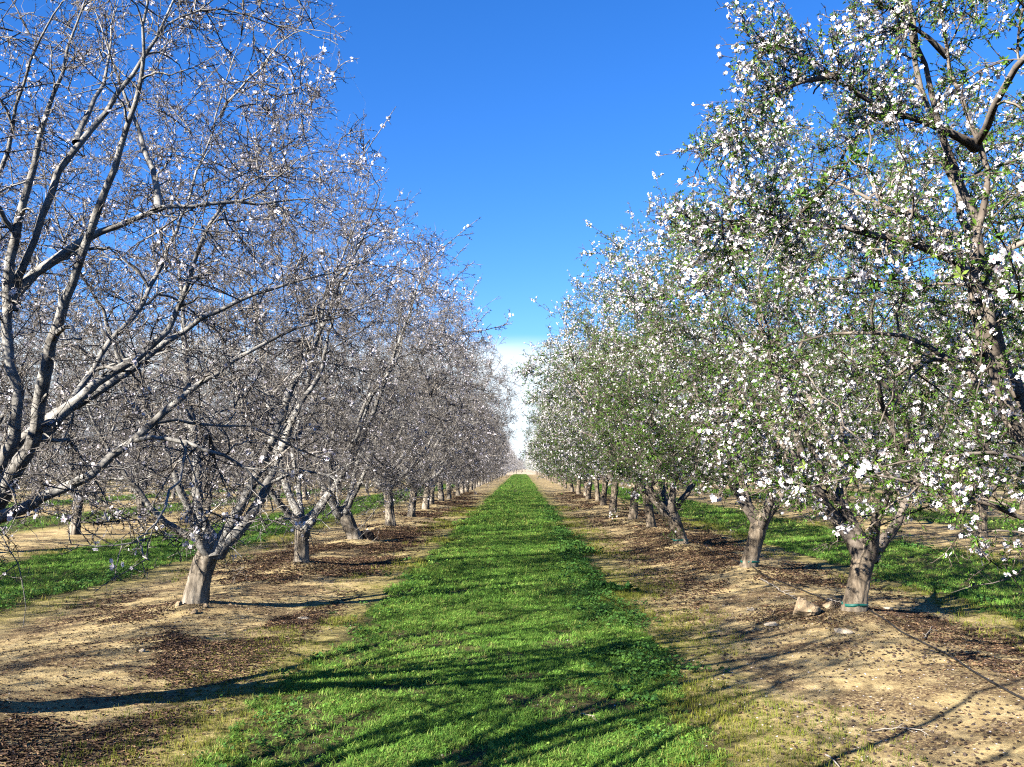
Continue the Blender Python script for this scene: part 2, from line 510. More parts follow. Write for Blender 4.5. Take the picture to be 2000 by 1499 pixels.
        for li, nd in dress:                                     # bloom set thickly along chosen boughs
            lp = polys[li][0][0]; u = (.25 + .75 * rng.rand(nd)) * (len(lp) - 1.001); i0 = u.astype(int)
            q = lp[i0] * (1 - (u - i0))[:, None] + lp[i0 + 1] * (u - i0)[:, None]; tg = norm(lp[i0 + 1] - lp[i0])
            d_ = norm(norm(np.cross(tg, rng.normal(0, 1, (nd, 3)))) + tg * .7 + np.array([0, 0, .2]))
            a = np.concatenate([a, q]); dv = np.concatenate([dv, d_]); sc = np.concatenate([sc, .35 + .3 * rng.rand(nd)])
            idx = np.concatenate([idx, rng.randint(NSP // 2, NSP, nd)])
        if keep is not None:
            kk = keep(a + dv * sc[:, None] * .5)
            a = a[kk]; dv = dv[kk]; sc = sc[kk]; idx = idx[kk]
        rt = frames(dv, rng.rand(len(a)) * 6.2832)
        eul = np.stack([np.arctan2(rt[:, 2, 1], rt[:, 2, 2]), -np.arcsin(np.clip(rt[:, 2, 0], -1, 1)), np.arctan2(rt[:, 1, 0], rt[:, 0, 0])], 1)
        return dict(limb=polys, trunk=np.asarray(trunk, float), trunk_r=trunk_r, leafy=leafy, detail=detail, spray=(a, eul, sc, idx))
    # spurs: short thorny side shoots and buds
    segA = []; segB = []; segR = []
    for li in polys:
        for p, r, s in polys[li][1:]:
            segA.append(p[:-1]); segB.append(p[1:]); segR.append(r[:-1])
    for p, r, s in tw:
        segA.append(p[:-1]); segB.append(p[1:]); segR.append(r[:-1])
    segA = np.concatenate(segA); segB = np.concatenate(segB); segR = np.concatenate(segR)
    sl = np.linalg.norm(segB - segA, axis=1)
    prob = sl / sl.sum()
    def along(n):
        i = rng.choice(len(sl), n, p=prob)
        u = rng.rand(n, 1)
        return segA[i] * (1 - u) + segB[i] * u, norm(segB[i] - segA[i]), segR[i]
    ns = int(sl.sum() * spur)
    sp, sd, sr = along(ns)
    perp = norm(np.cross(sd, rng.normal(0, 1, (ns, 3))))
    dirn = norm(perp + sd * (.35 + .4 * rng.rand(ns, 1)) + np.array([0, 0, .15]))
    slen = (.010 + .032 * rng.rand(ns) ** 1.8) * (1.0 if detail > 0 else 1.8)
    tip = sp + dirn * slen[:, None]
    rt = frames(dirn, rng.rand(ns) * 6.28)
    br = (.0020 + .0014 * rng.rand(ns)) * (1 if detail > 0 else 1.6)
    sv = np.empty((ns, 4, 3))
    for kk in range(3):
        an = kk * 2.0944
        sv[:, kk] = sp + (rt[:, :, 0] * math.cos(an) + rt[:, :, 1] * math.sin(an)) * br[:, None]
    sv[:, 3] = tip
    sf = np.array([[0, 1, 3], [1, 2, 3], [2, 0, 3]])[None] + (np.arange(ns) * 4)[:, None, None]
    g = dict(limb=polys, twig=tw, spur=(sv.reshape(-1, 3), sf.reshape(-1, 3)), trunk=np.asarray(trunk, float), trunk_r=trunk_r, leafy=leafy,
             detail=detail, total=sl.sum())
    # blossoms
    if flowers:
        bp, bd, br_ = along(flowers)
        # thin them out over the crown in clusters: flowering shoots, bare shoots
        hsh = fbm(bp[:, 0] * 1.7 + 31 + bp[:, 2] * .6, bp[:, 1] * 1.7 + bp[:, 2] * 1.1 + 7, 3)
        lim = .30 if leafy else .28
        okb = hsh > lim + .14 * rng.rand(len(hsh))
        bp = bp[okb]; bd = bd[okb]; nb = len(bp)
        pr = norm(np.cross(bd, rng.normal(0, 1, (nb, 3))))
        bn = norm(pr * .9 + rng.normal(0, .5, (nb, 3)) + np.array([0, 0, .25]) + TOSUN * .25)
        bp = bp + bn * (.012 + .016 * rng.rand(nb, 1))
        g['blossom'] = (bp, frames(bn, rng.rand(nb) * 6.28), (.0165 + .0055 * rng.rand(nb)) * (1.0 if leafy else .86) * (1 if detail > 0 else 1.25), rng.rand(nb))
    if tufts:
        lp, ld, lr = along(tufts)
        hsh = fbm(lp[:, 0] * 1.3 + 3 + lp[:, 2] * .8, lp[:, 1] * 1.3 + lp[:, 2] * .9 + 57, 3)
        okl = hsh > .30 + .2 * rng.rand(len(hsh))
        lp = lp[okl]; ld = ld[okl]; nl = len(lp)
        pr = norm(np.cross(ld, rng.normal(0, 1, (nl, 3))))
        ln = norm(pr * .8 + ld * .5 + np.array([0, 0, .45]) + rng.normal(0, .25, (nl, 3)))
        g['leaf'] = (lp, frames(ln, rng.rand(nl) * 6.28), (.022 + .016 * rng.rand(nl)) * (1 if detail > 0 else 1.3), rng.rand(nl))
    return g

def flower_template(full):
    v = [(0, 0, 0.0)]; f = []
    for k in range(5):
        a = k * 1.2566
        c, s = math.cos(a), math.sin(a)
        def w(r, off, z): return (r * c - off * s, r * s + off * c, z)
        i = len(v)
        if full:
            v += [w(.55, -.40, .10), w(1.0, -.20, .20), w(1.0, .20, .20), w(.55, .40, .10)]
            f += [(0, i, i + 1, i + 2), (0, i + 2, i + 3, i + 3)]
        else:
            v += [w(.9, -.5, .16), w(.9, .5, .16)]
            f += [(0, i, i + 1)]
    if full:
        f4 = [(q[0], q[1], q[2], q[3]) for q in f[0::2]]
        f3 = [(0, f[2 * k][3], f[2 * k][3] + 1) for k in range(5)]
        n = len(v)
        v += [(.25 * math.cos(k * 2.094), .25 * math.sin(k * 2.094), .17) for k in range(3)]
        eye = [(n, n + 1, n + 2)]
        return np.array(v), [(np.array(f4), 0), (np.array(f3), 0), (np.array(eye), 1)]
    return np.array(v), [(np.array(f), 0)]

def tuft_template(n, seed):
    rg = np.random.RandomState(seed)
    v = []; f = []
    for k in range(n):
        a = k * 6.2832 / n + rg.rand() * .8
        el = .35 + rg.rand() * .9
        d = np.array([math.cos(a) * math.cos(el), math.sin(a) * math.cos(el), math.sin(el)])
        sd = np.array([-math.sin(a), math.cos(a), 0]); up = np.cross(d, sd)
        ln = .7 + .6 * rg.rand(); wd = .17 * ln
        i = len(v)
        v += [d * .05, d * ln * .5 + sd * wd + up * -.06, d * ln - np.array([0, 0, .12]), d * ln * .5 - sd * wd + up * -.06]
        f += [(i, i + 1, i + 2), (i, i + 2, i + 3)]
    return np.array(v), [(np.array(f), 0)]

FL_FULL, FL_LOW = flower_template(True), flower_template(False)
TUFT5, TUFT3 = tuft_template(5, 3), tuft_template(3, 5)

# ---- flowering shoots: half-metre sprays of twig, bud, leaf and flower that clothe the branches
NSP = 10; NWH = 3
def make_spray(seed, leafy, rich, whip=False):
    """along +Z, about .5 m long. returns (wood mesh, blossom mesh, leaf mesh)"""
    rg = np.random.RandomState(seed)
    def curve(a, d, l, n, bend):
        p = [np.array(a, float)]; d = norm(np.array(d, float)); b = rg.normal(0, bend, 3)
        for k in range(n - 1):
            d = norm(d + b / (n - 1) + rg.normal(0, .07, 3)); p.append(p[-1] + d * l / (n - 1))
        return np.array(p)
    polys = []; segs = []
    main = curve((0, 0, 0), (rg.normal(0, .1), rg.normal(0, .1), 1), .52, 6, .5)
    if whip:
        main = curve((0, 0, 0), (rg.normal(0, .1), rg.normal(0, .1), 1), .85, 6, .30)
    polys.append((main, np.linspace(.0066, .0028, 6), 4)); segs.append(main)
    nside = 3 if whip else 8
    for k in range(nside):
        t = .06 + .86 * (k + rg.rand()) / nside
        f_ = t * 5; i_ = int(f_); a = main[i_] * (1 - f_ + i_) + main[min(5, i_ + 1)] * (f_ - i_)
        ax = norm(main[min(5, i_ + 1)] - main[max(0, i_ - (1 if i_ == 5 else 0))])
        pr = norm(np.cross(ax, rg.normal(0, 1, 3)))
        l = (.09 + .25 * rg.rand() ** 1.3) * (1.15 - .5 * t)
        sd = curve(a, ax * .55 + pr, l, 4, .6)
        polys.append((sd, np.linspace(.0046, .0023, 4), 3)); segs.append(sd)
        for q in range(int(l / .12)):
            j = 1 + rg.randint(2); ax2 = norm(sd[j + 1] - sd[j]); pr2 = norm(np.cross(ax2, rg.normal(0, 1, 3)))
            tw = curve(sd[j] + (sd[j + 1] - sd[j]) * rg.rand(), ax2 * .5 + pr2, .04 + .09 * rg.rand(), 3, .4)
            polys.append((tw, np.linspace(.0034, .0018, 3), 3)); segs.append(tw)
    v, q = tubes(polys)
    A = np.concatenate([p[:-1] for p in segs]); B = np.concatenate([p[1:] for p in segs])
    ln = np.linalg.norm(B - A, axis=1); pb = ln / ln.sum()
    def along(n):
        i = rg.choice(len(ln), n, p=pb); u = rg.rand(n, 1)
        return A[i] * (1 - u) + B[i] * u, norm(B[i] - A[i])
    ns = int(ln.sum() * (16 if leafy else 30))
    sp, sd = along(ns)
    dn = norm(norm(np.cross(sd, rg.normal(0, 1, (ns, 3)))) + sd * (.3 + .5 * rg.rand(ns, 1)))
    sl = .012 + .026 * rg.rand(ns) ** 1.5
    rt = frames(dn, rg.rand(ns) * 6.28); br = .0030 + .0020 * rg.rand(ns)
    sv = np.empty((ns, 4, 3))
    for k in range(3):
        sv[:, k] = sp + (rt[:, :, 0] * math.cos(k * 2.094) + rt[:, :, 1] * math.sin(k * 2.094)) * br[:, None]
    sv[:, 3] = sp + dn * sl[:, None]
    sf = (np.array([[0, 1, 3], [1, 2, 3], [2, 0, 3]])[None] + (np.arange(ns) * 4)[:, None, None]).reshape(-1, 3)
    mw = M_twig_leafy if leafy else M_twig_bare
    wood = mk_mesh('spray_wood', np.concatenate([v, sv.reshape(-1, 3)]), [(q, 0), (sf + len(v), 1)], [mw, M_spur_bare if not leafy else mw], smooth=True)
    # flowers
    nf = (rg.randint(24, 36) if rich else rg.randint(0, 3)) if leafy else (rg.randint(9, 15) if rich else rg.randint(0, 3))
    nf = max(nf, 1)
    fp, fd = along(nf)
    if rich:                                        # several to a spur
        h_ = max(1, nf // 3); pick_ = rg.randint(0, h_, nf - h_)
        fp = np.concatenate([fp[:h_], fp[:h_][pick_] + rg.normal(0, .019, (nf - h_, 3))]); fd = np.concatenate([fd[:h_], fd[:h_][pick_]]); nf = len(fp)
    fn = norm(norm(np.cross(fd, rg.normal(0, 1, (nf, 3)))) + rg.normal(0, .35, (nf, 3)) + np.array([0, 0, .3]))
    fp = fp + fn * (.014 + .014 * rg.rand(nf, 1))
    ti = rg.rand(nf)
    bv, bf = stamp(FL_FULL[0], FL_FULL[1], fp, frames(fn, rg.rand(nf) * 6.28), (.0160 + .0065 * rg.rand(nf)) * (1 if leafy else .9))
    blos = mk_mesh('spray_blossom', bv, bf, [M_petal if leafy else M_petal_lilac, M_eye], smooth=False, tint=np.repeat(ti, len(FL_FULL[0])))
    leaf = None
    if leafy:
        nl = rg.randint(18, 27)
        lp, ld = along(nl)
        lnn = norm(norm(np.cross(ld, rg.normal(0, 1, (nl, 3)))) * .7 + ld * .7 + rg.normal(0, .25, (nl, 3)))
        lv, lf = stamp(TUFT5[0], TUFT5[1], lp, frames(lnn, rg.rand(nl) * 6.28), .027 + .020 * rg.rand(nl))
        leaf = mk_mesh('spray_leaf', lv, lf, [M_leaf], smooth=False, tint=np.repeat(rg.rand(nl), len(TUFT5[0])))
    return wood, blos, leaf

SPRAYS = {}
for leafy in (False, True):
    trip = [make_spray(900 + k + 50 * leafy, leafy, k >= NSP // 2, k >= NSP) for k in range(NSP + NWH)]
    for w, nm in enumerate(('twig', 'blossom', 'foliage')):
        if trip[0][w] is None: continue
        col_ = bpy.data.collections.new('%s_%s_sprays' % (nm, 'leafy' if leafy else 'bare'))
        for k in range(NSP + NWH):
            col_.objects.link(bpy.data.objects.new('%s_spray_%02d_%s' % (nm, k, 'leafy' if leafy else 'bare'), trip[k][w]))
        SPRAYS[(leafy, nm)] = col_

def instancer(ngname, col):
    ng = bpy.data.node_groups.new(ngname, 'GeometryNodeTree')
    ng.interface.new_socket('Geometry', in_out='INPUT', socket_type='NodeSocketGeometry')
    ng.interface.new_socket('Geometry', in_out='OUTPUT', socket_type='NodeSocketGeometry')
    n = ng.nodes; l = ng.links
    gi = n.new('NodeGroupInput'); go = n.new('NodeGroupOutput')
    ci = n.new('GeometryNodeCollectionInfo'); ci.inputs['Collection'].default_value = col
    ci.inputs['Separate Children'].default_value = True; ci.inputs['Reset Children'].default_value = True
    ip = n.new('GeometryNodeInstanceOnPoints'); ip.inputs['Pick Instance'].default_value = True
    def attr(nm, ty):
        x = n.new('GeometryNodeInputNamedAttribute'); x.data_type = ty; x.inputs['Name'].default_value = nm
        return x.outputs['Attribute']
    l.new(gi.outputs[0], ip.inputs['Points']); l.new(ci.outputs[0], ip.inputs['Instance'])
    l.new(attr('idx', 'INT'), ip.inputs['Instance Index'])
    l.new(attr('rot', 'FLOAT_VECTOR'), ip.inputs['Rotation'])
    l.new(attr('scl', 'FLOAT'), ip.inputs['Scale'])
    l.new(ip.outputs[0], go.inputs[0])
    return ng
def point_mesh(name, pos, rot, scl, idx):
    me = bpy.data.meshes.new(name)
    me.vertices.add(len(pos)); me.vertices.foreach_set('co', np.ascontiguousarray(pos, dtype=np.float32).ravel())
    a = me.attributes.new('rot', 'FLOAT_VECTOR', 'POINT'); a.data.foreach_set('vector', np.ascontiguousarray(rot, dtype=np.float32).ravel())
    a = me.attributes.new('scl', 'FLOAT', 'POINT'); a.data.foreach_set('value', np.ascontiguousarray(scl, dtype=np.float32))
    a = me.attributes.new('idx', 'INT', 'POINT'); a.data.foreach_set('value', np.ascontiguousarray(idx, dtype=np.int32))
    me.update()
    return me
SPRAY_NG = {k: instancer('%s_%s_nodes' % (k[1], 'leafy' if k[0] else 'bare'), c) for k, c in SPRAYS.items()}

def trunk_mesh(name, pts, rad, mat, seed, sides=36, dense=0.03):
    rg = np.random.RandomState(seed)
    p = resample(pts, dense)
    s = np.linspace(0, 1, len(p))
    r = np.interp(s, np.linspace(0, 1, len(rad)), rad)
    P = p; T = norm(np.gradient(P, axis=0))
    N = norm(np.cross(T, np.array([[0, 1.0, 0]]))); B = np.cross(T, N)
    th = np.arange(sides) * 2 * np.pi / sides
    ph = rg.rand(6) * 6.28
    z = np.linspace(0, 1, len(p))[:, None]
    k = (1 + .055 * np.sin(2 * th + ph[0] + 2 * z) + .04 * np.sin(5 * th + ph[1] + 3 * z) + .03 * np.sin(9 * th + ph[2] - 4 * z + np.sin(6 * z + ph[3]))
         + .05 * np.sin(3 * th + ph[4]) * np.exp(-z * 6) + .028 * np.abs(np.sin(6.5 * th + ph[5] + 1.2 * np.sin(5 * z + ph[1]))) + rg.normal(0, .012, (len(p), sides)) + np.repeat(rg.normal(0, .022, (len(p) // 4 + 1, sides)), 4, 0)[:len(p)])
    v = P[:, None] + (r[:, None] * k)[..., None] * (np.cos(th)[None, :, None] * N[:, None] + np.sin(th)[None, :, None] * B[:, None])
    n = len(p)
    i = np.arange(n - 1)[:, None] * sides; j = np.arange(sides)[None]; j2 = (j + 1) % sides
    q = np.stack([i + j, i + j2, i + sides + j2, i + sides + j], -1).reshape(-1, 4)
    V = np.concatenate([v.reshape(-1, 3), P[-1:] + T[-1:] * r[-1] * .25])
    top = np.stack([(n - 1) * sides + np.arange(sides), (n - 1) * sides + (np.arange(sides) + 1) % sides, np.full(sides, len(V) - 1)], -1)
    return V, [(q, 0), (top, 0)]

def blossom_mesh(g):
    bp, rt, sc, ti = g['blossom']
    full = g['detail'] > 0
    tpl = FL_FULL if full else FL_LOW
    v, f = stamp(tpl[0], tpl[1], bp, rt, sc)
    return v, f, np.repeat(ti, len(tpl[0]))
def leaf_mesh(g):
    lp, rt, sc, ti = g['leaf']
    tpl = TUFT5 if g['detail'] > 0 else TUFT3
    v, f = stamp(tpl[0], tpl[1], lp, rt, sc)
    return v, f, np.repeat(ti, len(tpl[0]))

TRI = [0]
def build_tree(g, seed, base, band=False):
    """one Empty with trunk, limbs, twigs, blossom and leaves as parts"""
    leafy = g['leafy']
    mt, ml, mw = (M_trunk_leafy, M_limb_leafy, M_twig_leafy) if leafy else (M_trunk_bare, M_limb_bare, M_twig_bare)
    root = bpy.data.objects.new('almond_tree', None); COL.objects.link(root)
    root.location = base; root.empty_display_size = .3
    v, f = trunk_mesh('trunk', g['trunk'], g['trunk_r'], mt, seed)
    tr = obj('trunk', mk_mesh('trunk', v, f, [mt]), root)
    if band:
        n = 24; t0 = g['trunk'][0]
        vv = []; rb = g['trunk_r'][2]
        tpts = resample(g['trunk'], .02)
        for zz, ro in ((.05, .9), (.05, 1.065), (.078, 1.06), (.078, .9)):
            c = tpts[np.argmin(np.abs(tpts[:, 2] - zz))]
            rr = rb * ro * 1.12
            vv += [(c[0] + rr * math.cos(a) , c[1] + rr * math.sin(a), zz + .006 * math.sin(3 * a)) for a in np.arange(n) * 2 * np.pi / n]
        ff = [(i * n + j, i * n + (j + 1) % n, ((i + 1) % 4) * n + (j + 1) % n, ((i + 1) % 4) * n + j) for i in range(4) for j in range(n)]
        bo = obj('trunk_band', mk_mesh('trunk_band', np.array(vv), [(np.array(ff), 0)], [M_band]), tr)
        bo['label'] = 'green tape band round the foot of the trunk'
    for li in g['limb']:
        v, q = tubes(g['limb'][li])
        obj('limb', mk_mesh('limb', v, [(q, 0)], [ml]), root)
    pos, rot, scl, idx = g['spray']
    pm = point_mesh('shoots', pos, rot, scl, idx)
    for nm in ('twig', 'blossom', 'foliage'):
        if (leafy, nm) in SPRAY_NG:
            o = obj(nm, pm, root); o['kind'] = 'stuff'
            o.modifiers.new('shoots', 'NODES').node_group = SPRAY_NG[(leafy, nm)]
    return root

def build_far_tree(g, seed):
    """a tree too small in the photograph to show its parts: one mesh"""
    leafy = g['leafy']
    mt, ml, mw = (M_trunk_leafy, M_limb_leafy, M_twig_leafy) if leafy else (M_trunk_bare, M_limb_bare, M_twig_bare)
    V = []; Fc = []; T = []; off = 0
    def put(v, fs, t=None):
        nonlocal off
        V.append(v); Fc.extend([(f + off, m) for f, m in fs]); T.append(np.zeros(len(v)) if t is None else t); off += len(v)
    v, f = trunk_mesh('trunk', g['trunk'], g['trunk_r'], mt, seed, sides=9, dense=.14); put(v, f)
    for li in g['limb']:
        v, q = tubes(g['limb'][li]); put(v, [(q, 1)])
    v, q = tubes(g['twig']); put(v, [(q, 2)])
    sv, sf = g['spur']; put(sv, [(sf, 2)])
    v, f, t = blossom_mesh(g); put(v, [(a, 3) for a, m in f], t)
    if 'leaf' in g:
        v, f, t = leaf_mesh(g); put(v, [(a, 4) for a, m in f], t)
    me = mk_mesh('almond_tree', np.concatenate(V), Fc, [mt, ml, mw, M_petal if leafy else M_petal_lilac, M_leaf], smooth=False, tint=np.concatenate(T))
    TRI[0] += sum(len(a) * (a.shape[1] - 2) for a, m in Fc)
    return me

def auto_limbs(rng, fork, n, Rl, H, r0, az0=None, skip=None):
    az0 = rng.rand() * 6.28 if az0 is None else az0
    out = []
    for k in range(n):
        az = az0 + k * 6.2832 / n + rng.normal(0, .22)
        rl = Rl * (.75 + .5 * rng.rand()); h = H * (.8 + .3 * rng.rand())
        bend = rng.normal(0, .35)
        pts = []
        for t in np.linspace(0, 1, 7):
            a = az + bend * t
            rr = .04 + rl * t ** (.75 + .25 * (k % 2)); z = h * t ** (1.15)
            pts.append(fork + np.array([rr * math.cos(a), rr * math.sin(a), z - .06 - (.10 if t == 0 else 0)]) + (rng.normal(0, .07, 3) if t > 0 else 0))
        out.append((np.array(pts), r0 * (.8 + .35 * rng.rand())))
        # a second arm that leaves the limb about a third of the way up
        a2 = az + (1 if rng.rand() < .5 else -1) * (.5 + .4 * rng.rand())
        st = pts[2]
        q = [st + np.array([s * rl * .75 * math.cos(a2), s * rl * .75 * math.sin(a2), s ** 1.1 * (h - st[2] + fork[2]) * (.6 + .35 * rng.rand())]) + (rng.normal(0, .05, 3) if s > 0 else 0)
             for s in np.linspace(0, 1, 6)]
        out.append((np.array(q), r0 * .62))
    return out

def auto_trunk(rng, lean=(0, 0), h=.95, r=.125):
    lx, ly = lean
    pts = [(0, 0, -.12), (0, 0, .05), (lx * .3, ly * .3, h * .35), (lx * .72, ly * .72, h * .72), (lx, ly, h), (lx * 1.01, ly * 1.01, h + .01)]
    rad = [r * 1.36, r * 1.13, r * 1.0, r * .97, r * 1.02, r * .97, r * .60]
    return np.array(pts, float), rad

def pick_trunk(pix, depth, base, r):
    """trunk through photo pixels at the depth of its row position; local points"""
    pts = [np.array([0, 0, -.12])] + [at(px, py, depth) - base for px, py in pix]
    pts[1][2] = max(pts[1][2], .02)
    pts[-1] = pts[-2] + (pts[-1] - pts[-2]) * .2
    rad = [r * 1.36, r * 1.13, r * 1.0, r * .97, r * 1.02, r * .97, r * .60]
    return np.array(pts), rad

def base_of(px, py):
    p = gp(px, py)
    return p

# ------------------------------------------------------------------ where every tree stands
posr = np.random.RandomState(5)
def spots(x0, y0, k0, k1):
    return {k: np.array([x0 + posr.normal(0, .07), y0 + SP * k + posr.normal(0, .10), 0]) for k in range(k0, k1)}
main_l = spots(XL, YL0, -2, 47)
main_r = spots(XR, YR0, -1, 47)
for k, px in {1: (380, 1199), 2: (590, 1112), 3: (694, 1065), 4: (763, 1036), 5: (803, 1017), 6: (831, 1002)}.items():
    main_l[k] = gp(*px)
for k, px in {1: (1665, 1217), 2: (1460, 1122), 3: (1332, 1075), 4: (1272, 1040), 5: (1237, 1022), 6: (1197, 1007)}.items():
    main_r[k] = gp(*px)
main_l[0] = gp(-147, 1433); main_r[0] = gp(2265, 1493)
for d in (main_l, main_r):
    for k in d:
        if d[k][1] < 45: tree_spots.append((d[k][0], d[k][1]))
tree_spots_np = tree_spots

def ground_at(p):
    return float(gz(np.array([p[0]]), np.array([p[1]]))[0])

# ------------------------------------------------------------------ the ground
def ground_material():
    m, N, L = new_mat('orchard_soil')
    o = N.new('ShaderNodeOutputMaterial'); b = N.new('ShaderNodeBsdfPrincipled')
    b.inputs['Roughness'].default_value = .95; b.inputs['Specular IOR Level'].default_value = .1
    g = N.new('ShaderNodeNewGeometry'); sp = N.new('ShaderNodeSeparateXYZ'); L.new(g.outputs['Position'], sp.inputs[0])
    def noise(scale, det=5, rough=.6):
        n = N.new('ShaderNodeTexNoise'); n.inputs['Scale'].default_value = scale; n.inputs['Detail'].default_value = det
        n.inputs['Roughness'].default_value = rough
        L.new(g.outputs['Position'], n.inputs['Vector']); return n
    def math_(op, a, bb, c=None):
        n = N.new('ShaderNodeMath'); n.operation = op
        for i, x in enumerate((a, bb, c)):
            if x is None: continue
            if isinstance(x, (int, float)): n.inputs[i].default_value = x
            else: L.new(x, n.inputs[i])
        return n.outputs[0]
    def mapr(v, a, bb, c=0, d=1):
        n = N.new('ShaderNodeMapRange'); n.interpolation_type = 'SMOOTHSTEP'
        n.inputs['From Min'].default_value = a; n.inputs['From Max'].default_value = bb
        n.inputs['To Min'].default_value = c; n.inputs['To Max'].default_value = d
        L.new(v, n.inputs['Value']); return n.outputs[0]
    def mix(f, a, bb):
        n = N.new('ShaderNodeMix'); n.data_type = 'RGBA'
        L.new(f, n.inputs['Factor'])
        for s, x in (('A', a), ('B', bb)):
            if isinstance(x, tuple): n.inputs[s].default_value = (*x, 1)
            else: L.new(x, n.inputs[s])
        return n.outputs['Result']
    fine = noise(55, 6, .7); mid = noise(6, 5); big = noise(.9, 4)
    soil = ramp(N, [(.3, (.20, .142, .066)), (.5, (.385, .29, .140)), (.68, (.54, .43, .235))])
    L.new(math_('MULTIPLY_ADD', fine.outputs['Fac'], .45, math_('MULTIPLY', mid.outputs['Fac'], .55)), soil.inputs['Fac'])
    # distance from middle of nearest grass strip
    u = math_('PINGPONG', math_('ADD', sp.outputs['X'], -STRIP_C + ROWGAP * 40), ROWGAP / 2)
    uw = math_('ADD', u, math_('MULTIPLY_ADD', mid.outputs['Fac'], .9, -.45))
    uw2 = math_('ADD', uw, math_('MULTIPLY_ADD', big.outputs['Fac'], .8, -.4))
    green = mapr(uw, STRIP_W + .12, STRIP_W - .12)
    moss = mapr(uw2, STRIP_W + .85, STRIP_W + .10)
    turf = ramp(N, [(.3, (.035, .038, .014)), (.55, (.10, .085, .035)), (.75, (.26, .20, .10))]); L.new(fine.outputs['Fac'], turf.inputs['Fac'])
    mossc = ramp(N, [(.3, (.11, .115, .02)), (.55, (.21, .19, .045)), (.75, (.34, .27, .12))]); L.new(fine.outputs['Fac'], mossc.inputs['Fac'])
    # brown leaf litter in drifts beside the rows
    lit = noise(1.1, 4); litf = noise(38, 4, .75)
    row = mapr(u, ROWGAP / 2 - 2.0, ROWGAP / 2 - 1.2)
    lm = math_('MULTIPLY', mapr(lit.outputs['Fac'], .46, .58), row)
    lm = math_('MULTIPLY', lm, mapr(litf.outputs['Fac'], .40, .52))
    litc = ramp(N, [(.3, (.035, .022, .016)), (.6, (.11, .066, .04))]); L.new(noise(90, 2).outputs['Fac'], litc.inputs['Fac'])
    c = mix(math_('MULTIPLY', moss, .6), soil.outputs['Color'], mossc.outputs['Color'])
    c = mix(math_('MULTIPLY', lm, .85), c, litc.outputs['Color'])
    c = mix(green, c, turf.outputs['Color'])
    # past the ends of the rows: a bare dirt headland
    end = mapr(sp.outputs['Y'], ROW_END - 1, ROW_END + 2)
    c = mix(end, c, (.40, .32, .21))
    L.new(c, b.inputs['Base Color'])
    bp = N.new('ShaderNodeBump'); bp.inputs['Strength'].default_value = .9; bp.inputs['Distance'].default_value = .03
    L.new(math_('MULTIPLY_ADD', fine.outputs['Fac'], .6, mid.outputs['Fac']), bp.inputs['Height']); L.new(bp.outputs[0], b.inputs['Normal'])
    L.new(b.outputs[0], o.inputs['Surface'])
    return m

def axis(parts):
    out = [parts[0][0]]
    for a, b, s in parts:
        n = max(1, int(round((b - a) / s)))
        out += list(np.linspace(a, b, n + 1)[1:])
    return np.array(out)
gxs = axis([(-2600, -600, 400), (-600, -100, 50), (-100, -30, 7), (-30, -12, .6), (-12, -6, .18), (-6, 6, .09), (6, 12, .18), (12, 30, .6), (30, 100, 7), (100, 600, 50), (600, 2600, 400)])
gys = axis([(-600, -60, 90), (-60, -6, 6), (-6, 3.5, .5), (3.5, 13, .075), (13, 26, .16), (26, 60, .6), (60, 250, 4), (250, 1000, 50), (1000, 3600, 400)])
GX, GY = np.meshgrid(gxs, gys)
GZ = gz(GX, GY)
nx, ny = len(gxs), len(gys)
i = np.arange(ny - 1)[:, None] * nx; j = np.arange(nx - 1)[None]
q = np.stack([i + j, i + j + 1, i + nx + j + 1, i + nx + j], -1).reshape(-1, 4)
M_ground = ground_material()
gme = mk_mesh('ground', np.stack([GX, GY, GZ], -1).reshape(-1, 3), [(q, 0)], [M_ground])
ground = tag(obj('ground', gme), kind='structure')
TRI[0] += len(q) * 2

# ------------------------------------------------------------------ trees: unique ones near the camera
ENV_L = dict(R=2.75, zlo=.88, zhi=5.6, prof=[.76, .92, 1.0, .98, .84, .62, .32])
ENV_R = dict(R=2.62, zlo=1.2, zhi=5.6, prof=[.80, .96, 1.0, .97, .84, .64, .34])
trees = []          # (object, row, k)
def rooted(base):
    return np.array([base[0], base[1], ground_at(base)])

def clear_of_lens(base, ymin, extra=None):
    """pruned back from the aisle end where the photographer stands"""
    def k(q):
        w = q + base
        d = np.linalg.norm(w - np.array([0, 0, EYE]), axis=1)
        px = w[:, 0] / np.maximum(w[:, 1], .01)
        inview = (w[:, 1] > .3) & (np.abs(px) < .58)
        ok = ~(inview & (w[:, 1] < ymin)) & (d > 1.3)
        if extra is not None: ok &= extra(w)
        return ok
    return k

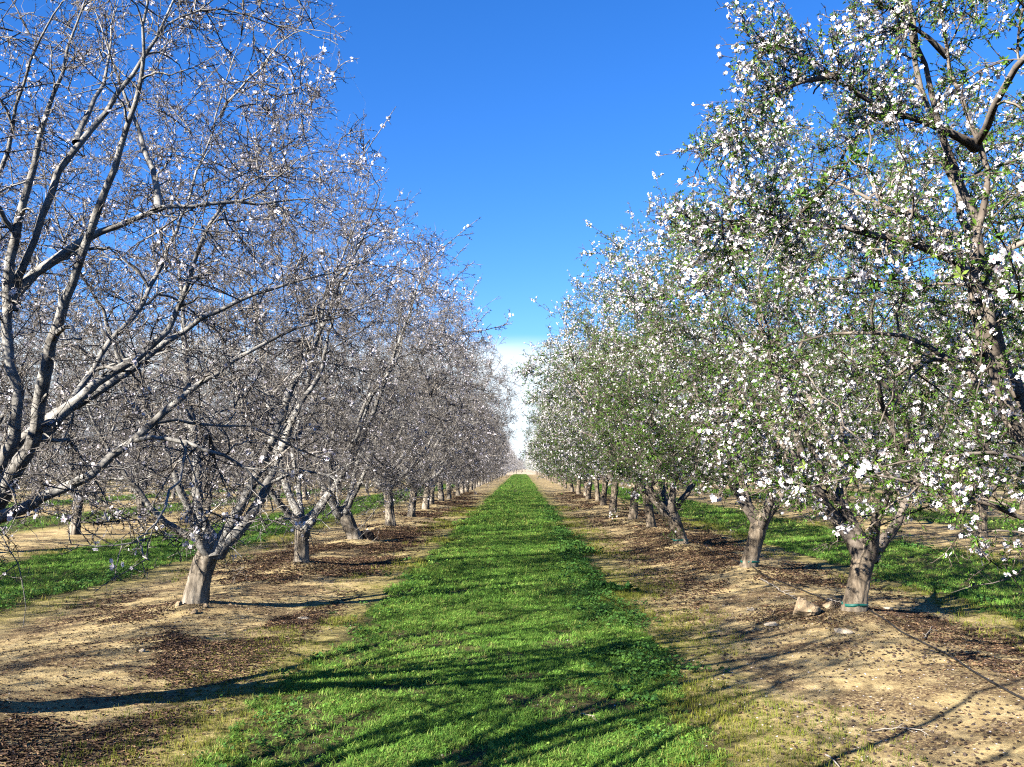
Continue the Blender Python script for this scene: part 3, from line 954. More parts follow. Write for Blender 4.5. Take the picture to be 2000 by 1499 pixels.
# --- bare row, left
Q_L = dict(n1=130, n2=1000, sprays=2200, near_limb=.5)
Q_R = dict(n1=74, n2=480, sprays=1800, near_limb=.5)
Q_L3, Q_R3 = Q_L, Q_R
b0 = rooted(main_l[0])
def L(pix):
    return np.array([at(*p) - b0 for p in pix])
tp, trd = auto_trunk(posr, (.06, .02), .90, .14)
fk = tp[4]
limbs0 = [
    (np.vstack([[fk - [0, 0, .12]], L([(-90, 1075, 5.5), (0, 1008, 5.4), (130, 957, 5.35), (205, 905, 5.4), (280, 840, 5.45), (370, 760, 5.5), (470, 700, 5.6), (560, 650, 5.7), (690, 610, 5.9)])]), 0.0394),
    (np.vstack([[fk - [0, 0, .08]], L([(-80, 1000, 5.6), (20, 890, 5.7), (150, 795, 5.8), (270, 693, 5.9), (365, 630, 6.0), (470, 585, 6.1), (560, 555, 6.2), (720, 512, 6.4)])]), 0.0366),
    (np.vstack([[fk - [0, 0, .05]], L([(-80, 1010, 5.35), (0, 905, 5.2), (40, 800, 5.15), (14, 670, 5.15), (20, 602, 5.15), (85, 430, 5.1), (118, 330, 5.1), (150, 280, 5.1), (230, 185, 5.1), (300, 95, 5.1), (345, 10, 5.1), (380, -80, 5.1)])]), 0.0422),
    (L([(20, 602, 5.15), (90, 520, 5.2), (170, 478, 5.25), (235, 440, 5.3), (310, 410, 5.3), (400, 402, 5.4), (480, 400, 5.5), (620, 380, 5.7)]), 0.0282),
    (L([(20, 602, 5.15), (35, 430, 5.0), (70, 320, 5.0), (100, 230, 4.95), (130, 130, 4.9), (160, 20, 4.9), (190, -80, 4.9)]), 0.0225),
    (L([(150, 280, 5.1), (215, 215, 5.4), (232, 260, 5.5), (205, 120, 5.6), (170, 20, 5.7)][0:1] + [(205, 180, 5.3), (225, 100, 5.5), (240, 0, 5.7)]), 0.0141),
    (np.vstack([[fk - [0, 0, .05]], L([(-160, 900, 5.6), (-120, 650, 5.5), (-60, 480, 5.3), (-10, 340, 5.1), (40, 195, 5.0), (100, 60, 4.9), (160, -40, 4.9)])]), 0.0296),
    (L([(310, 410, 5.3), (265, 260, 5.4), (215, 120, 5.5), (170, -20, 5.6)]), 0.0141),
    (L([(-80, 1000, 5.6), (60, 880, 6.2), (200, 700, 6.7), (300, 560, 7.0), (380, 380, 7.2), (430, 230, 7.3), (470, 80, 7.3)]), 0.0282),
    (L([(430, 230, 7.3), (520, 110, 7.0), (560, 65, 6.9), (620, 52, 6.8), (682, 66, 6.7)]), 0.0070),
]
limbs0 += [(np.array(w) - b0, rr) for w, rr in (
    ([(-3.55, 5.6, .80), (-3.50, 5.0, 1.55), (-3.35, 4.3, 2.35), (-3.15, 3.7, 3.2), (-3.05, 3.3, 4.2), (-3.0, 3.1, 5.0)], .060),
    ([(-3.60, 5.6, .80), (-4.0, 5.0, 1.7), (-4.35, 4.4, 2.7), (-4.5, 4.0, 3.9), (-4.5, 3.8, 5.0)], .052),
    ([(-3.42, 4.55, 2.05), (-3.05, 4.2, 2.5), (-2.75, 3.9, 3.3), (-2.6, 3.8, 4.2)], .030))]
limbs0 += auto_limbs(np.random.RandomState(41), fk, 2, 1.7, 3.6, .05, az0=math.pi * .85)
keep0 = clear_of_lens(b0, 4.0, lambda w: w[:, 0] < -.70 - .30 * np.maximum(0, w[:, 2] - 2.8))
g = make_tree(101, tp, trd, limbs0, dict(R=2.75, zlo=1.0, zhi=5.9, prof=[.72, .95, 1.0, .98, .92, .85, .6]), False, keep=keep0, n1=150, n2=1000, sprays=2000, near_limb=.55)
t = build_tree(g, 101, b0); trees.append((t, 'L', 0))

def near_tree(row, k, pix, depth_pts, seed, Q, env, leafy, r=.125, nl=4, picked=None, band=False, keep=None, limb_r=.052, extra=None):
    main = main_l if row == 'L' else main_r
    b = rooted(main[k]); rg = np.random.RandomState(seed)
    dep = main[k][1]
    if pix is not None:
        tp, rd = pick_trunk(pix, dep, b, r)
    else:
        tp, rd = auto_trunk(rg, (rg.normal(0, .1), rg.normal(0, .1)), 1.0 + .12 * rg.rand(), r)
    fork = tp[-2]
    lim = []
    for pts, rr, dd in (picked or []):
        a = np.array([at(px, py, dep + o) - b for (px, py), o in zip(pts, dd)])
        lim.append((np.vstack([[fork - [0, 0, .17]], [fork * .6 + a[0] * .4 - [0, 0, .04]], a]), rr))
    lim += [(np.array(w) - b, rr) for w, rr in (extra or [])]
    lim += auto_limbs(rg, fork, nl, 1.75, env['zhi'] - fork[2] - 1.35, limb_r)
    g = make_tree(seed, tp, rd, lim, env, leafy, keep=keep, **Q)
    t = build_tree(g, seed, b, band=band)
    trees.append((t, row, k))
    return t

near_tree('L', -1, None, None, 111, dict(n1=120, n2=460, sprays=620, near_limb=.6), dict(R=2.7, zlo=1.0, zhi=5.7), False, r=.15, nl=6, limb_r=.072,
          extra=[([(-3.6, 1.0, .75), (-3.6, 1.8, 1.45), (-3.5, 2.5, 2.2), (-3.25, 3.1, 3.0), (-2.95, 3.55, 4.0), (-2.8, 3.7, 4.9)], .070),
                 ([(-3.5, 2.5, 2.2), (-3.0, 2.9, 2.5), (-2.65, 3.3, 3.1), (-2.5, 3.5, 3.8)], .038),
                 ([(-3.6, 1.0, .75), (-4.3, 2.0, 1.7), (-4.8, 2.8, 2.7), (-5.0, 3.4, 3.9)], .060),
                 ([(-3.6, 1.0, .75), (-3.35, 2.0, 1.35), (-2.95, 3.0, 1.9), (-2.6, 3.9, 2.5), (-2.75, 4.4, 3.3), (-2.9, 4.6, 4.2)], .058),
                 ([(-3.2, 2.35, 1.55), (-2.7, 2.9, 2.3), (-2.35, 3.3, 3.2), (-2.2, 3.5, 4.2)], .040),
                 ([(-3.6, 1.0, .75), (-4.0, 1.9, 1.5), (-4.1, 2.9, 2.3), (-4.0, 3.7, 3.2), (-3.9, 4.2, 4.2)], .055),
                 ([(-4.05, 2.4, 1.9), (-3.7, 3.2, 2.5), (-3.45, 3.8, 3.3), (-3.4, 4.0, 4.3)], .036),
                 ([(-3.6, 1.0, .75), (-2.9, 1.3, 1.6), (-2.3, 1.7, 2.6), (-1.9, 2.0, 3.7), (-1.7, 2.2, 4.8)], .062)],
          keep=clear_of_lens(rooted(main_l[-1]), 4.4))
near_tree('L', 1, [(382, 1180), (388, 1135), (400, 1092), (418, 1055), (428, 1030)], None, 121, Q_L, ENV_L, False, r=.116, nl=2,
          picked=[([(455, 1018), (482, 975), (505, 920), (545, 820), (610, 680), (680, 520), (740, 380)], .062, [0, 0, -.1, -.2, -.3, -.4, -.5]),
                  ([(392, 1020), (386, 960), (380, 850), (362, 700), (345, 520), (330, 380)], .066, [0, .1, .2, .3, .4, .4]),
                  ([(375, 1052), (338, 1036), (312, 1020), (285, 985), (230, 920), (170, 800), (130, 650)], .038, [0, -.1, -.2, -.3, -.4, -.5, -.5])])
near_tree('L', 2, [(589, 1100), (589, 1070), (590, 1045), (593, 1012), (595, 992)], None, 131, Q_L, ENV_L, False, r=.112, nl=3,
          picked=[([(618, 1000), (645, 965), (680, 920), (730, 800), (790, 640), (830, 520)], .065, [0, 0, -.1, -.3, -.6, -.8]),
                  ([(575, 985), (562, 950), (545, 890), (520, 760), (500, 600), (480, 500)], .060, [0, .1, .1, .2, .3, .3])])
near_tree('L', 3, [(693, 1055), (685, 1035), (676, 1012), (667, 992), (663, 980)], None, 141, Q_L3, ENV_L, False, r=.135, nl=4, limb_r=.06)
# --- leafy row, right
b0 = rooted(main_r[0])
tp, trd = auto_trunk(posr, (-.05, .02), .85, .15)
fk = tp[4]
limbsr = [
    (np.vstack([[fk - [0, 0, .1]], L([(2120, 1000, 5.0), (2000, 885, 5.05), (1940, 800, 5.1), (1870, 720, 5.2), (1780, 655, 5.3), (1690, 640, 5.4), (1600, 660, 5.5), (1500, 690, 5.6)])]), 0.0339),
    (np.vstack([[fk - [0, 0, .06]], L([(2080, 950, 4.95), (1985, 800, 4.9), (1940, 690, 4.85), (1905, 570, 4.85), (1905, 480, 4.8), (1928, 370, 4.75), (1905, 280, 4.75), (1872, 180, 4.7), (1850, 110, 4.7), (1825, 0, 4.7), (1810, -90, 4.7)])]), 0.0389),
    (L([(1940, 690, 4.85), (1930, 590, 4.7), (1870, 512, 4.65), (1770, 465, 4.6), (1690, 445, 4.55), (1560, 440, 4.5), (1440, 428, 4.45), (1340, 436, 4.4)]), 0.0255),
    (L([(1905, 285, 4.75), (1830, 245, 4.6), (1740, 215, 4.5), (1690, 180, 4.4), (1632, 148, 4.35), (1580, 105, 4.3), (1530, 82, 4.25), (1470, 66, 4.2)]), 0.0192),
    (L([(1632, 148, 4.35), (1575, 160, 4.3), (1520, 190, 4.25), (1470, 205, 4.2), (1440, 250, 4.2)]), 0.0089),
    (np.vstack([[fk - [0, 0, .1]], L([(2100, 970, 4.8), (2000, 902, 4.7), (1916, 872, 4.6), (1860, 888, 4.55), (1790, 897, 4.5), (1700, 930, 4.5)])]), 0.0237),
    (np.vstack([[fk - [0, 0, .12]], L([(2130, 1060, 4.8), (2000, 1015, 4.7), (1860, 965, 4.65), (1755, 941, 4.6), (1680, 930, 4.6), (1600, 950, 4.6)])]), 0.0222),
    (L([(1905, 480, 4.8), (1800, 440, 5.1), (1690, 390, 5.3), (1610, 350, 5.4), (1540, 345, 5.5)]), 0.0207),
    (L([(1850, 110, 4.7), (1770, 60, 4.6), (1700, 20, 4.5), (1660, 25, 4.4)]), 0.0104),
    (L([(2120, 1000, 5.0), (2040, 1080, 4.4), (1980, 1130, 4.3), (1900, 1140, 4.25), (1850, 1160, 4.2)]), 0.0074),
]
limbsr += auto_limbs(np.random.RandomState(43), fk, 2, 1.6, 3.6, .05, az0=-.2)
def sky_gap(w):
    # the crown stands open towards the aisle at mid height
    x, z = w[:, 0] / w[:, 1], (w[:, 2] - EYE) / w[:, 1]
    px = 1018 + 1800 * x; py = 915 - 1800 * z
    lim = np.interp(py, [-200, 10, 22, 42, 260, 280, 305, 335, 350, 420, 500, 600, 900], [1790, 1780, 1740, 1700, 1640, 1610, 1590, 1400, 1350, 1300, 1265, 1270, 1290])
    ok = (px > lim) & (w[:, 2] > 1.12)
    for q in OPEN_TIPS:                       # two blossoming boughs reach out into the open sky
        ok |= np.min(np.linalg.norm(w[:, None] - q[None], axis=2), axis=1) < .24
    return ok
OPEN_TIPS = [resample(limbsr[3][0] + b0, .06), resample(limbsr[4][0] + b0, .06), resample(limbsr[8][0] + b0, .06)]
g = make_tree(201, tp, trd, limbsr, dict(R=2.55, zlo=1.1, zhi=5.8, prof=[.75, .95, 1.0, .98, .95, .85, .6]), True, keep=clear_of_lens(b0, 3.3, sky_gap), n1=84, n2=560, sprays=1750, near_limb=.7, dress=[(3, 60), (4, 40), (8, 30), (2, 50)])
t = build_tree(g, 201, b0); trees.append((t, 'R', 0))
near_tree('R', -1, None, None, 211, dict(n1=54, n2=320, sprays=800), dict(R=2.35, zlo=1.0, zhi=5.5), True, r=.13, nl=5,
          keep=clear_of_lens(rooted(main_r[-1]), 4.0))
near_tree('R', 1, [(1668, 1190), (1674, 1150), (1682, 1110), (1693, 1060), (1698, 1030)], None, 221, Q_R, dict(R=2.45, zlo=1.2, zhi=5.15, prof=[.80, .96, 1.0, .95, .78, .55, .28]), True, r=.110, nl=4, band=True,
          picked=[([(1650, 1010), (1622, 960), (1590, 880), (1540, 760), (1490, 620)], .055, [0, 0, -.2, -.4, -.6])])
near_tree('R', 2, [(1464, 1100), (1470, 1075), (1478, 1045), (1485, 1008), (1488, 988)], None, 231, Q_R, ENV_R, True, r=.12, nl=4, band=True,
          picked=[([(1450, 970), (1432, 930), (1410, 860), (1380, 740)], .06, [0, 0, -.2, -.4]),
                  ([(1505, 965), (1525, 920), (1545, 850), (1570, 740)], .065, [0, 0, .2, .4])])
near_tree('R', 3, [(1330, 1062), (1324, 1040), (1316, 1012), (1306, 990), (1302, 980)], None, 241, Q_R3, ENV_R, True, r=.125, nl=5, band=True)

# ------------------------------------------------------------------ variants for the rest of the rows
far_data = {}
protos = {}
for row, leafy in (('L', False), ('R', True)):
    env = ENV_L if not leafy else ENV_R
    protos[row] = []
    for v in range(3):
        rg = np.random.RandomState(300 + v + 10 * leafy)
        tp, rd = auto_trunk(rg, [(-.12, .05), (.10, .1), (.02, -.1)][v], 1.02 + .07 * v, .105 + .006 * v)
        lim = auto_limbs(rg, tp[4], 5, 1.8, env['zhi'] - 2.2, .056)
        q = dict(n1=110, n2=760, sprays=1900, near_limb=.5) if not leafy else dict(n1=64, n2=420, sprays=1450)
        protos[row].append(('near', make_tree(400 + v + 10 * leafy, tp, rd, lim, env, leafy, detail=1, **q), 400 + v))
    far_data[row] = []
    for v in range(2):
        rg = np.random.RandomState(500 + v + 10 * leafy)
        tp, rd = auto_trunk(rg, [(-.1, .05), (.12, .0)][v], 1.08, .112)
        lim = auto_limbs(rg, tp[4], 5, 1.8, env['zhi'] - 2.2, .056)
        q = dict(n1=60, n2=420, n3=4200, spur=3.0, flowers=2400, twig_r=2.0) if not leafy else dict(n1=42, n2=300, n3=2000, spur=1.0, flowers=8500, tufts=11000, twig_r=1.5)
        far_data[row].append(build_far_tree(make_tree(600 + v + 10 * leafy, tp, rd, lim, env, leafy, detail=0, **q), 600 + v))

first_use = {}
def copy_tree(src, loc, rz, sc):
    c = src.copy(); COL.objects.link(c)
    for ch in src.children:
        d = ch.copy(); COL.objects.link(d); d.parent = c
        for gch in ch.children:
            e = gch.copy(); COL.objects.link(e); e.parent = d
    c.location = loc; c.rotation_euler = (0, 0, rz); c.scale = sc
    return c
plr = np.random.RandomState(77)
def place(row, k, p, far):
    kind = 'L' if row.startswith('L') else 'R'
    loc = (p[0], p[1], ground_at(p) if p[1] < 45 else 0.02)
    rz = plr.rand() * 6.2832
    s = .93 + .14 * plr.rand(); sc = (s * (1 if plr.rand() < .5 else -1), s, s * (.95 + .1 * plr.rand()))
    if far:
        o = obj('almond_tree', far_data[kind][plr.randint(2)])
        o.location = loc; o.rotation_euler = (0, 0, rz); o.scale = sc
    else:
        v = plr.randint(3); key = (kind, v)
        if key not in first_use:
            _, gg, sd = protos[kind][v]
            o = build_tree(gg, sd, loc); first_use[key] = o
            o.rotation_euler = (0, 0, rz); o.scale = sc
        else:
            o = copy_tree(first_use[key], loc, rz, sc)
    trees.append((o, row, k))

for k in sorted(main_l):
    if k == -2 or k >= 4: place('L', k, main_l[k], k > 12)
for k in sorted(main_r):
    if k >= 4: place('R', k, main_r[k], k > 12)
for k in (-2, -1, 0, 1):
    p = np.array([XL - ROWGAP + plr.normal(0, .1), YL0 + SP * (k + .5) + plr.normal(0, .15), 0])
    place('L1', k, p, False)
for side, x0, y0, sg in (('L', XL, YL0, -1), ('R', XR, YR0, 1)):
    for j, (k0, k1) in ((1, (2, 26)), (2, (4, 18)), (3, (6, 16))):
        for k in range(k0, k1):
            p = np.array([x0 + sg * ROWGAP * j + plr.normal(0, .1), y0 + SP * (k + (.5 if j % 2 else 0)) + plr.normal(0, .15), 0])
            place(side + str(j), k, p, (k > 9) if j == 1 else True)

ORD = {1: 'first', 2: 'second', 3: 'third', 4: 'fourth', 5: 'fifth', 6: 'sixth', 7: 'seventh', 8: 'eighth', 9: 'ninth', 10: 'tenth', 11: 'eleventh', 12: 'twelfth'}
SPECIAL = {
    ('L', 0): 'largest bare almond tree, thick pale limbs reaching in from the left edge of the photo',
    ('L', -1): 'bare almond tree beside the camera on the left, its twigs overhanging the top left',
    ('L', -2): 'bare almond tree behind the camera on the left, throwing branch shadows on the foreground grass',
    ('L', 1): 'nearest whole bare almond tree on the left, curved trunk forking low into dark arms',
    ('L', 2): 'bare almond tree with straight upright trunk, second whole trunk left of the grass aisle',
    ('L', 3): 'bare almond tree with thick trunk leaning left, a dark clod at its foot',
    ('R', 0): 'largest leafy almond tree in white blossom, limbs reaching in from the right edge',
    ('R', -1): 'leafy almond tree beside the camera on the right, overhanging the top right corner',
    ('R', 1): 'leafy blossoming almond tree whose straight trunk has a tan earth clod beside it',
    ('R', 2): 'leafy almond tree with forked trunk, second whole trunk right of the grass aisle, green band',
    ('R', 3): 'leafy almond tree with dark trunk leaning towards the aisle, third trunk on the right',
}
for o, row, k in trees:
    side = 'left' if row[0] == 'L' else 'right'
    look = 'bare grey almond tree' if row[0] == 'L' else 'leafy white-blossomed almond tree'
    grp = ('bare almond trees ' if row[0] == 'L' else 'leafy almond trees ') + 'in rows ' + side + ' of the grass aisle'
    if (row, k) in SPECIAL:
        lab = SPECIAL[(row, k)]
    elif len(row) == 1 and k <= 12:
        lab = '%s, %s trunk along the row just %s of the grass aisle' % (look, ORD[k], side)
    elif len(row) == 1:
        lab = 'small distant %s far down the row just %s of the aisle' % (look, side)
        grp = 'distant ' + grp
    else:
        j = int(row[1])
        if j == 1 and k < 2:
            lab = 'bare grey almond tree past the left edge, shadow streaking the near soil'; grp = 'bare almond trees shading the foreground from the left'
        elif j == 1 and k <= 9:
            lab = '%s, %s trunk of the row behind the %s-hand row' % (look, ORD[k - 1], side)
        else:
            lab = 'small %s half hidden in the %s row out on the %s' % (look, {1: 'second', 2: 'third', 3: 'fourth'}[j], side)
            grp = '%s, %s row out' % (grp, {1: 'second', 2: 'third', 3: 'fourth'}[j])
    tag(o, lab, 'tree', grp)

# ------------------------------------------------------------------ scattered stuff through geometry nodes
def scatter(name, pos, rot, scl, idx, sources, label=None):
    """one object whose points carry instances of a few small meshes"""
    col = bpy.data.collections.new(name + '_pieces')
    for n_, me in enumerate(sources):
        so = bpy.data.objects.new('%s_piece_%02d' % (name, n_), me)
        col.objects.link(so)
    o = obj(name, point_mesh(name, pos, rot, scl, idx)); o['kind'] = 'stuff'
    o.modifiers.new('scatter', 'NODES').node_group = instancer(name + '_nodes', col)
    return o

sr = np.random.RandomState(21)
def blade_tuft(seed, n, h, w, mat, spread=.02, lean=.5):
    rg = np.random.RandomState(seed); v = []; f = []
    for k in range(n):
        a = rg.rand() * 6.28; r = spread * rg.rand() ** .5
        b = np.array([r * math.cos(a), r * math.sin(a), -.004])
        a2 = rg.rand() * 6.28; hh = h * (.5 + .7 * rg.rand())
        d = np.array([math.cos(a2), math.sin(a2), 0]) * lean * hh * (.4 + rg.rand())
        s = np.array([-math.sin(a2), math.cos(a2), 0]) * w
        i = len(v)
        v += [b - s, b + s, b + d * .4 + [0, 0, hh * .65] + s * .7, b + d * .4 + [0, 0, hh * .65] - s * .7, b + d + [0, 0, hh * .92]]
        f += [(i, i + 1, i + 2), (i, i + 2, i + 3), (i + 3, i + 2, i + 4)]
    return mk_mesh('grass_tuft', np.array(v), [(np.array(f), 0)], [mat], smooth=False)
def leaf_plant(seed, n, size, rad, h, mat):
    """little rosette of lobed round leaves on short stalks"""
    rg = np.random.RandomState(seed); v = []; f = []
    for k in range(n):
        a = k * 2.4 + rg.rand(); r = rad * (.2 + .8 * rg.rand()); z = h * (.25 + .75 * rg.rand())
        c = np.array([r * math.cos(a), r * math.sin(a), z]); s = size * (.6 + .7 * rg.rand())
        nrm = np.array([math.cos(a) * .45, math.sin(a) * .45, 1]) + rg.normal(0, .25, 3); nrm /= np.linalg.norm(nrm)
        x = np.cross(nrm, [0, 0, 1.0]) + [1e-3, 0, 0]; x /= np.linalg.norm(x); y = np.cross(nrm, x)
        i = len(v); m = 7
        v.append(c - nrm * s * .18)
        for q in range(m):
            an = q * 6.2832 / m; rr = s * (1 if q % 2 else .78)
            v.append(c + x * rr * math.cos(an) + y * rr * math.sin(an) * .9)
        f += [(i, i + 1 + q, i + 1 + (q + 1) % m) for q in range(m)]
    return mk_mesh('weed', np.array(v), [(np.array(f), 0)], [mat], smooth=False)
def fern_plant(seed, n, ln, mat):
    """spreading stems with small paired leaflets"""
    rg = np.random.RandomState(seed); v = []; f = []
    for k in range(n):
        a = rg.rand() * 6.28; el = .25 + .7 * rg.rand(); L_ = ln * (.5 + .6 * rg.rand())
        d = np.array([math.cos(a) * math.cos(el), math.sin(a) * math.cos(el), math.sin(el)])
        sd = np.array([-math.sin(a), math.cos(a), 0])
        for t in (.3, .5, .7, .9):
            c = d * L_ * t - np.array([0, 0, .25 * L_ * t * t])
            for s in (-1, 1):
                i = len(v); w = L_ * .22 * (1.1 - t * .5)
                v += [c, c + sd * s * w + d * w * .5, c + sd * s * w * .75 - d * w * .2 + [0, 0, .002]]
                f.append((i, i + 1, i + 2))
    return mk_mesh('weed', np.array(v), [(np.array(f), 0)], [mat], smooth=False)

grass_src = [blade_tuft(1, 10, .034, .0018, M_grass, .025, 1.1), blade_tuft(2, 8, .044, .0020, M_grass, .02, 1.0), fern_plant(3, 7, .045, M_grass), fern_plant(4, 6, .055, M_grass), leaf_plant(5, 9, .0075, .028, .022, M_grass), blade_tuft(13, 9, .036, .0018, M_grass_dry, .025, 1.1), fern_plant(14, 6, .04, M_grass)]
weed_src = [leaf_plant(6, 16, .010, .05, .05, M_weed), leaf_plant(7, 18, .012, .055, .065, M_weed), fern_plant(8, 14, .07, M_weed), fern_plant(18, 12, .06, M_weed)]
moss_src = [blade_tuft(9, 8, .026, .0015, M_moss), fern_plant(10, 6, .03, M_moss), blade_tuft(12, 7, .04, .0017, M_moss)]

def strip_points(n, y0, y1, mode, aisle=0):
    x = np.empty(0); y = np.empty(0)
    c = STRIP_C + ROWGAP * aisle
    xs = c + (sr.rand(n) * 2 - 1) * (STRIP_W + 1.25)
    ys = y0 + (y1 - y0) * sr.rand(n)
    u = np.abs(xs - c) + .55 * (fbm(xs * 1.3 + 40, ys * 1.3, 3) - .5) * 2 * .45
    if mode == 'grass':
        p = np.clip((STRIP_W + .02 - u) / .22, 0, 1)
        bare = fbm(xs * 2.6 + 9, ys * 2.6 + 3, 4)
        near = np.clip((11 - ys) / 6, 0, 1) if aisle == 0 else 0
        p = p * np.clip((bare - (.27 + .15 * near)) / .12, .12, 1)
    elif mode == 'moss':
        n2 = fbm(xs * 1.1 + 70, ys * .8 + 11, 3)
        p = np.clip((STRIP_W + 1.1 - u) / .9, 0, 1) * (u > STRIP_W - .25) * np.clip((n2 - .46) / .10, 0, 1)
    else:
        side = np.where(xs > c, 1.0, .12)
        p = np.exp(-((u - STRIP_W + .22) / .24) ** 2) * side * np.clip((fbm(xs * .9 + 20, ys * .9 + 90, 3) - .36) / .12, 0, 1)
    ok = sr.rand(n) < p
    return xs[ok], ys[ok]
def do_scatter(name, chunks, src, flat=False):
    X, Y, S = [], [], []
    for x, y, s in chunks:
        X.append(x); Y.append(y); S.append(s * (.7 + .65 * sr.rand(len(x))))
    X = np.concatenate(X); Y = np.concatenate(Y); S = np.concatenate(S); n = len(X)
    rot = np.stack([sr.normal(0, .12, n), sr.normal(0, .12, n), sr.rand(n) * 6.28], 1)
    return scatter(name, np.stack([X, Y, gz(X, Y)], 1), rot, S, np.clip(len(src) * ((fbm(X * .7 + 13, Y * .5 + 77, 3) - .5) * 1.6 + sr.rand(n)), 0, len(src) - 1).astype(int), src)

ch = []
for n, a, b_, s, ai in ((150000, 4.0, 11, 1.0, 0), (60000, 11, 24, 1.5, 0), (45000, 24, 70, 2.6, 0), (40000, 70, 222, 5.0, 0),
                        (42000, 8, 26, 1.5, -1), (26000, 26, 90, 2.8, -1), (30000, 8, 26, 1.6, 1), (24000, 26, 90, 2.8, 1),
                        (9000, 18, 70, 3.2, -2), (9000, 18, 70, 3.2, 2), (7000, 26, 80, 4, -3), (7000, 26, 80, 4, 3)):
    x, y = strip_points(n, a, b_, 'grass', ai); ch.append((x, y, s))
do_scatter('grass', ch, grass_src)
ch = []
for n, a, b_, s, ai in ((20000, 4.2, 13, .95, 0), (14000, 13, 40, 1.5, 0), (9000, 8, 24, 1.3, -1), (9000, 8, 24, 1.3, 1)):
    x, y = strip_points(n, a, b_, 'weed', ai); ch.append((x, y, s))
do_scatter('leafy_weeds', ch, weed_src)
ch = []
for n, a, b_, s, ai in ((50000, 4.2, 14, .9, 0), (30000, 14, 40, 1.7, 0), (22000, 8, 30, 1.5, -1), (22000, 8, 30, 1.5, 1)):
    x, y = strip_points(n, a, b_, 'moss', ai); ch.append((x, y, s))
do_scatter('yellow_grass', ch, moss_src)

# brown leaf litter beside the rows
def dead_leaf(seed):
    rg = np.random.RandomState(seed)
    l, w, c = .010 + .006 * rg.rand(), .0055 + .003 * rg.rand(), .003 + .006 * rg.rand()
    v = np.array([(-l, 0, .002), (-.2 * l, -w, c), (-.2 * l, w, c * .8), (.4 * l, -w * .8, c * .9), (.4 * l, w * .8, c), (l, 0, .004 + c * rg.rand()), (0, 0, .001)])
    f = [(0, 1, 6), (0, 6, 2), (1, 3, 6), (6, 4, 2), (3, 5, 6), (6, 5, 4)]
    return mk_mesh('dead_leaf', v, [(np.array(f), 0)], [M_litter], smooth=False)
litter_src = [dead_leaf(s) for s in range(5)]
def litter_points(n, xc, y0, y1):
    x = xc + sr.normal(0, 1.05, n); y = y0 + (y1 - y0) * sr.rand(n)
    p = np.clip((fbm(x * .95 + 60, y * .6 + 33, 4) - .45) / .09, 0.05, 1)
    p = p * np.clip((np.abs(strip_u(x)) - 1.65) / .4, 0.02, 1)
    for tx, ty in tree_spots:
        p = p * (1 - .85 * np.exp(-((x - tx) ** 2 + (y - ty) ** 2) / .22))
    ok = sr.rand(n) < p
    return x[ok], y[ok]
ch = []
for xc, fr_ in ((XL + .45, 1.35), (XR - .05, .8)):
    for n, a, b_, s in ((85000, 4.0, 11, .95), (50000, 11, 24, 1.4), (22000, 24, 60, 2.6)):
        x, y = litter_points(int(n * fr_), xc, a, b_); ch.append((x, y, s))
do_scatter('leaf_litter', ch, litter_src)
# fallen petals
pv = np.array([(-.007, -.005, .001), (.006, -.006, .003), (.008, .005, .001), (-.004, .007, .004)])
petal_src = [mk_mesh('petal', pv, [(np.array([(0, 1, 2, 3)]), 0)], [M_petal_fallen], smooth=False)]
x = np.concatenate([2.6 + sr.normal(0, 1.5, 3200), -2 + sr.normal(0, 1.6, 700)]); y = 4.2 + 14 * sr.rand(len(x)) ** 1.5
ok = sr.rand(len(x)) < .8
do_scatter('fallen_petals', [(x[ok], y[ok], .8)], petal_src)
# crumbs of earth
cr = np.random.RandomState(3)
def crumb(seed, mat, name, n=(6, 4), amp=.25, flat=.7):
    rg = np.random.RandomState(seed)
    v = [(0, 0, -.6 * flat)]; a, b_ = n
    for i_ in range(1, b_):
        ph = -math.pi / 2 + math.pi * i_ / b_
        for j_ in range(a):
            th = j_ * 6.2832 / a + .3 * i_
            r = 1 + rg.normal(0, amp)
            v.append((r * math.cos(ph) * math.cos(th), r * math.cos(ph) * math.sin(th), flat * r * math.sin(ph)))
    v.append((0, 0, flat * (1 + rg.normal(0, amp))))
    f = []
    for j_ in range(a):
        f.append((0, 1 + (j_ + 1) % a, 1 + j_))
        f.append((len(v) - 1, len(v) - 1 - a + j_, len(v) - 1 - a + (j_ + 1) % a))
    q = [(1 + i_ * a + j_, 1 + i_ * a + (j_ + 1) % a, 1 + (i_ + 1) * a + (j_ + 1) % a, 1 + (i_ + 1) * a + j_) for i_ in range(b_ - 2) for j_ in range(a)]
    return mk_mesh(name, np.array(v), [(np.array(f), 0), (np.array(q), 0)], [mat], smooth=False)
crumb_src = [crumb(s, M_clod, 'crumb') for s in range(4)]
X, Y = [], []
for tx, ty in tree_spots:
    if 4 < ty < 26:
        n = int(260 * min(1, 9 / ty)); a = sr.rand(n) * 6.28; r = .16 + np.abs(sr.normal(0, .38, n))
        X.append(tx + r * np.cos(a)); Y.append(ty + r * np.sin(a))
n = 1800
xx = np.concatenate([XL + sr.normal(.6, 1.0, n), XR + sr.normal(-.5, 1.0, n)]); yy = 4.2 + 12 * sr.rand(2 * n)
okk = np.abs(strip_u(xx)) > 1.7
X.append(xx[okk]); Y.append(yy[okk])
X = np.concatenate(X); Y = np.concatenate(Y); n = len(X)
scatter('earth_crumbs', np.stack([X, Y, gz(X, Y)], 1), sr.rand(n, 3) * 6.28, .003 + .016 * sr.rand(n) ** 4, sr.randint(0, 4, n), crumb_src)

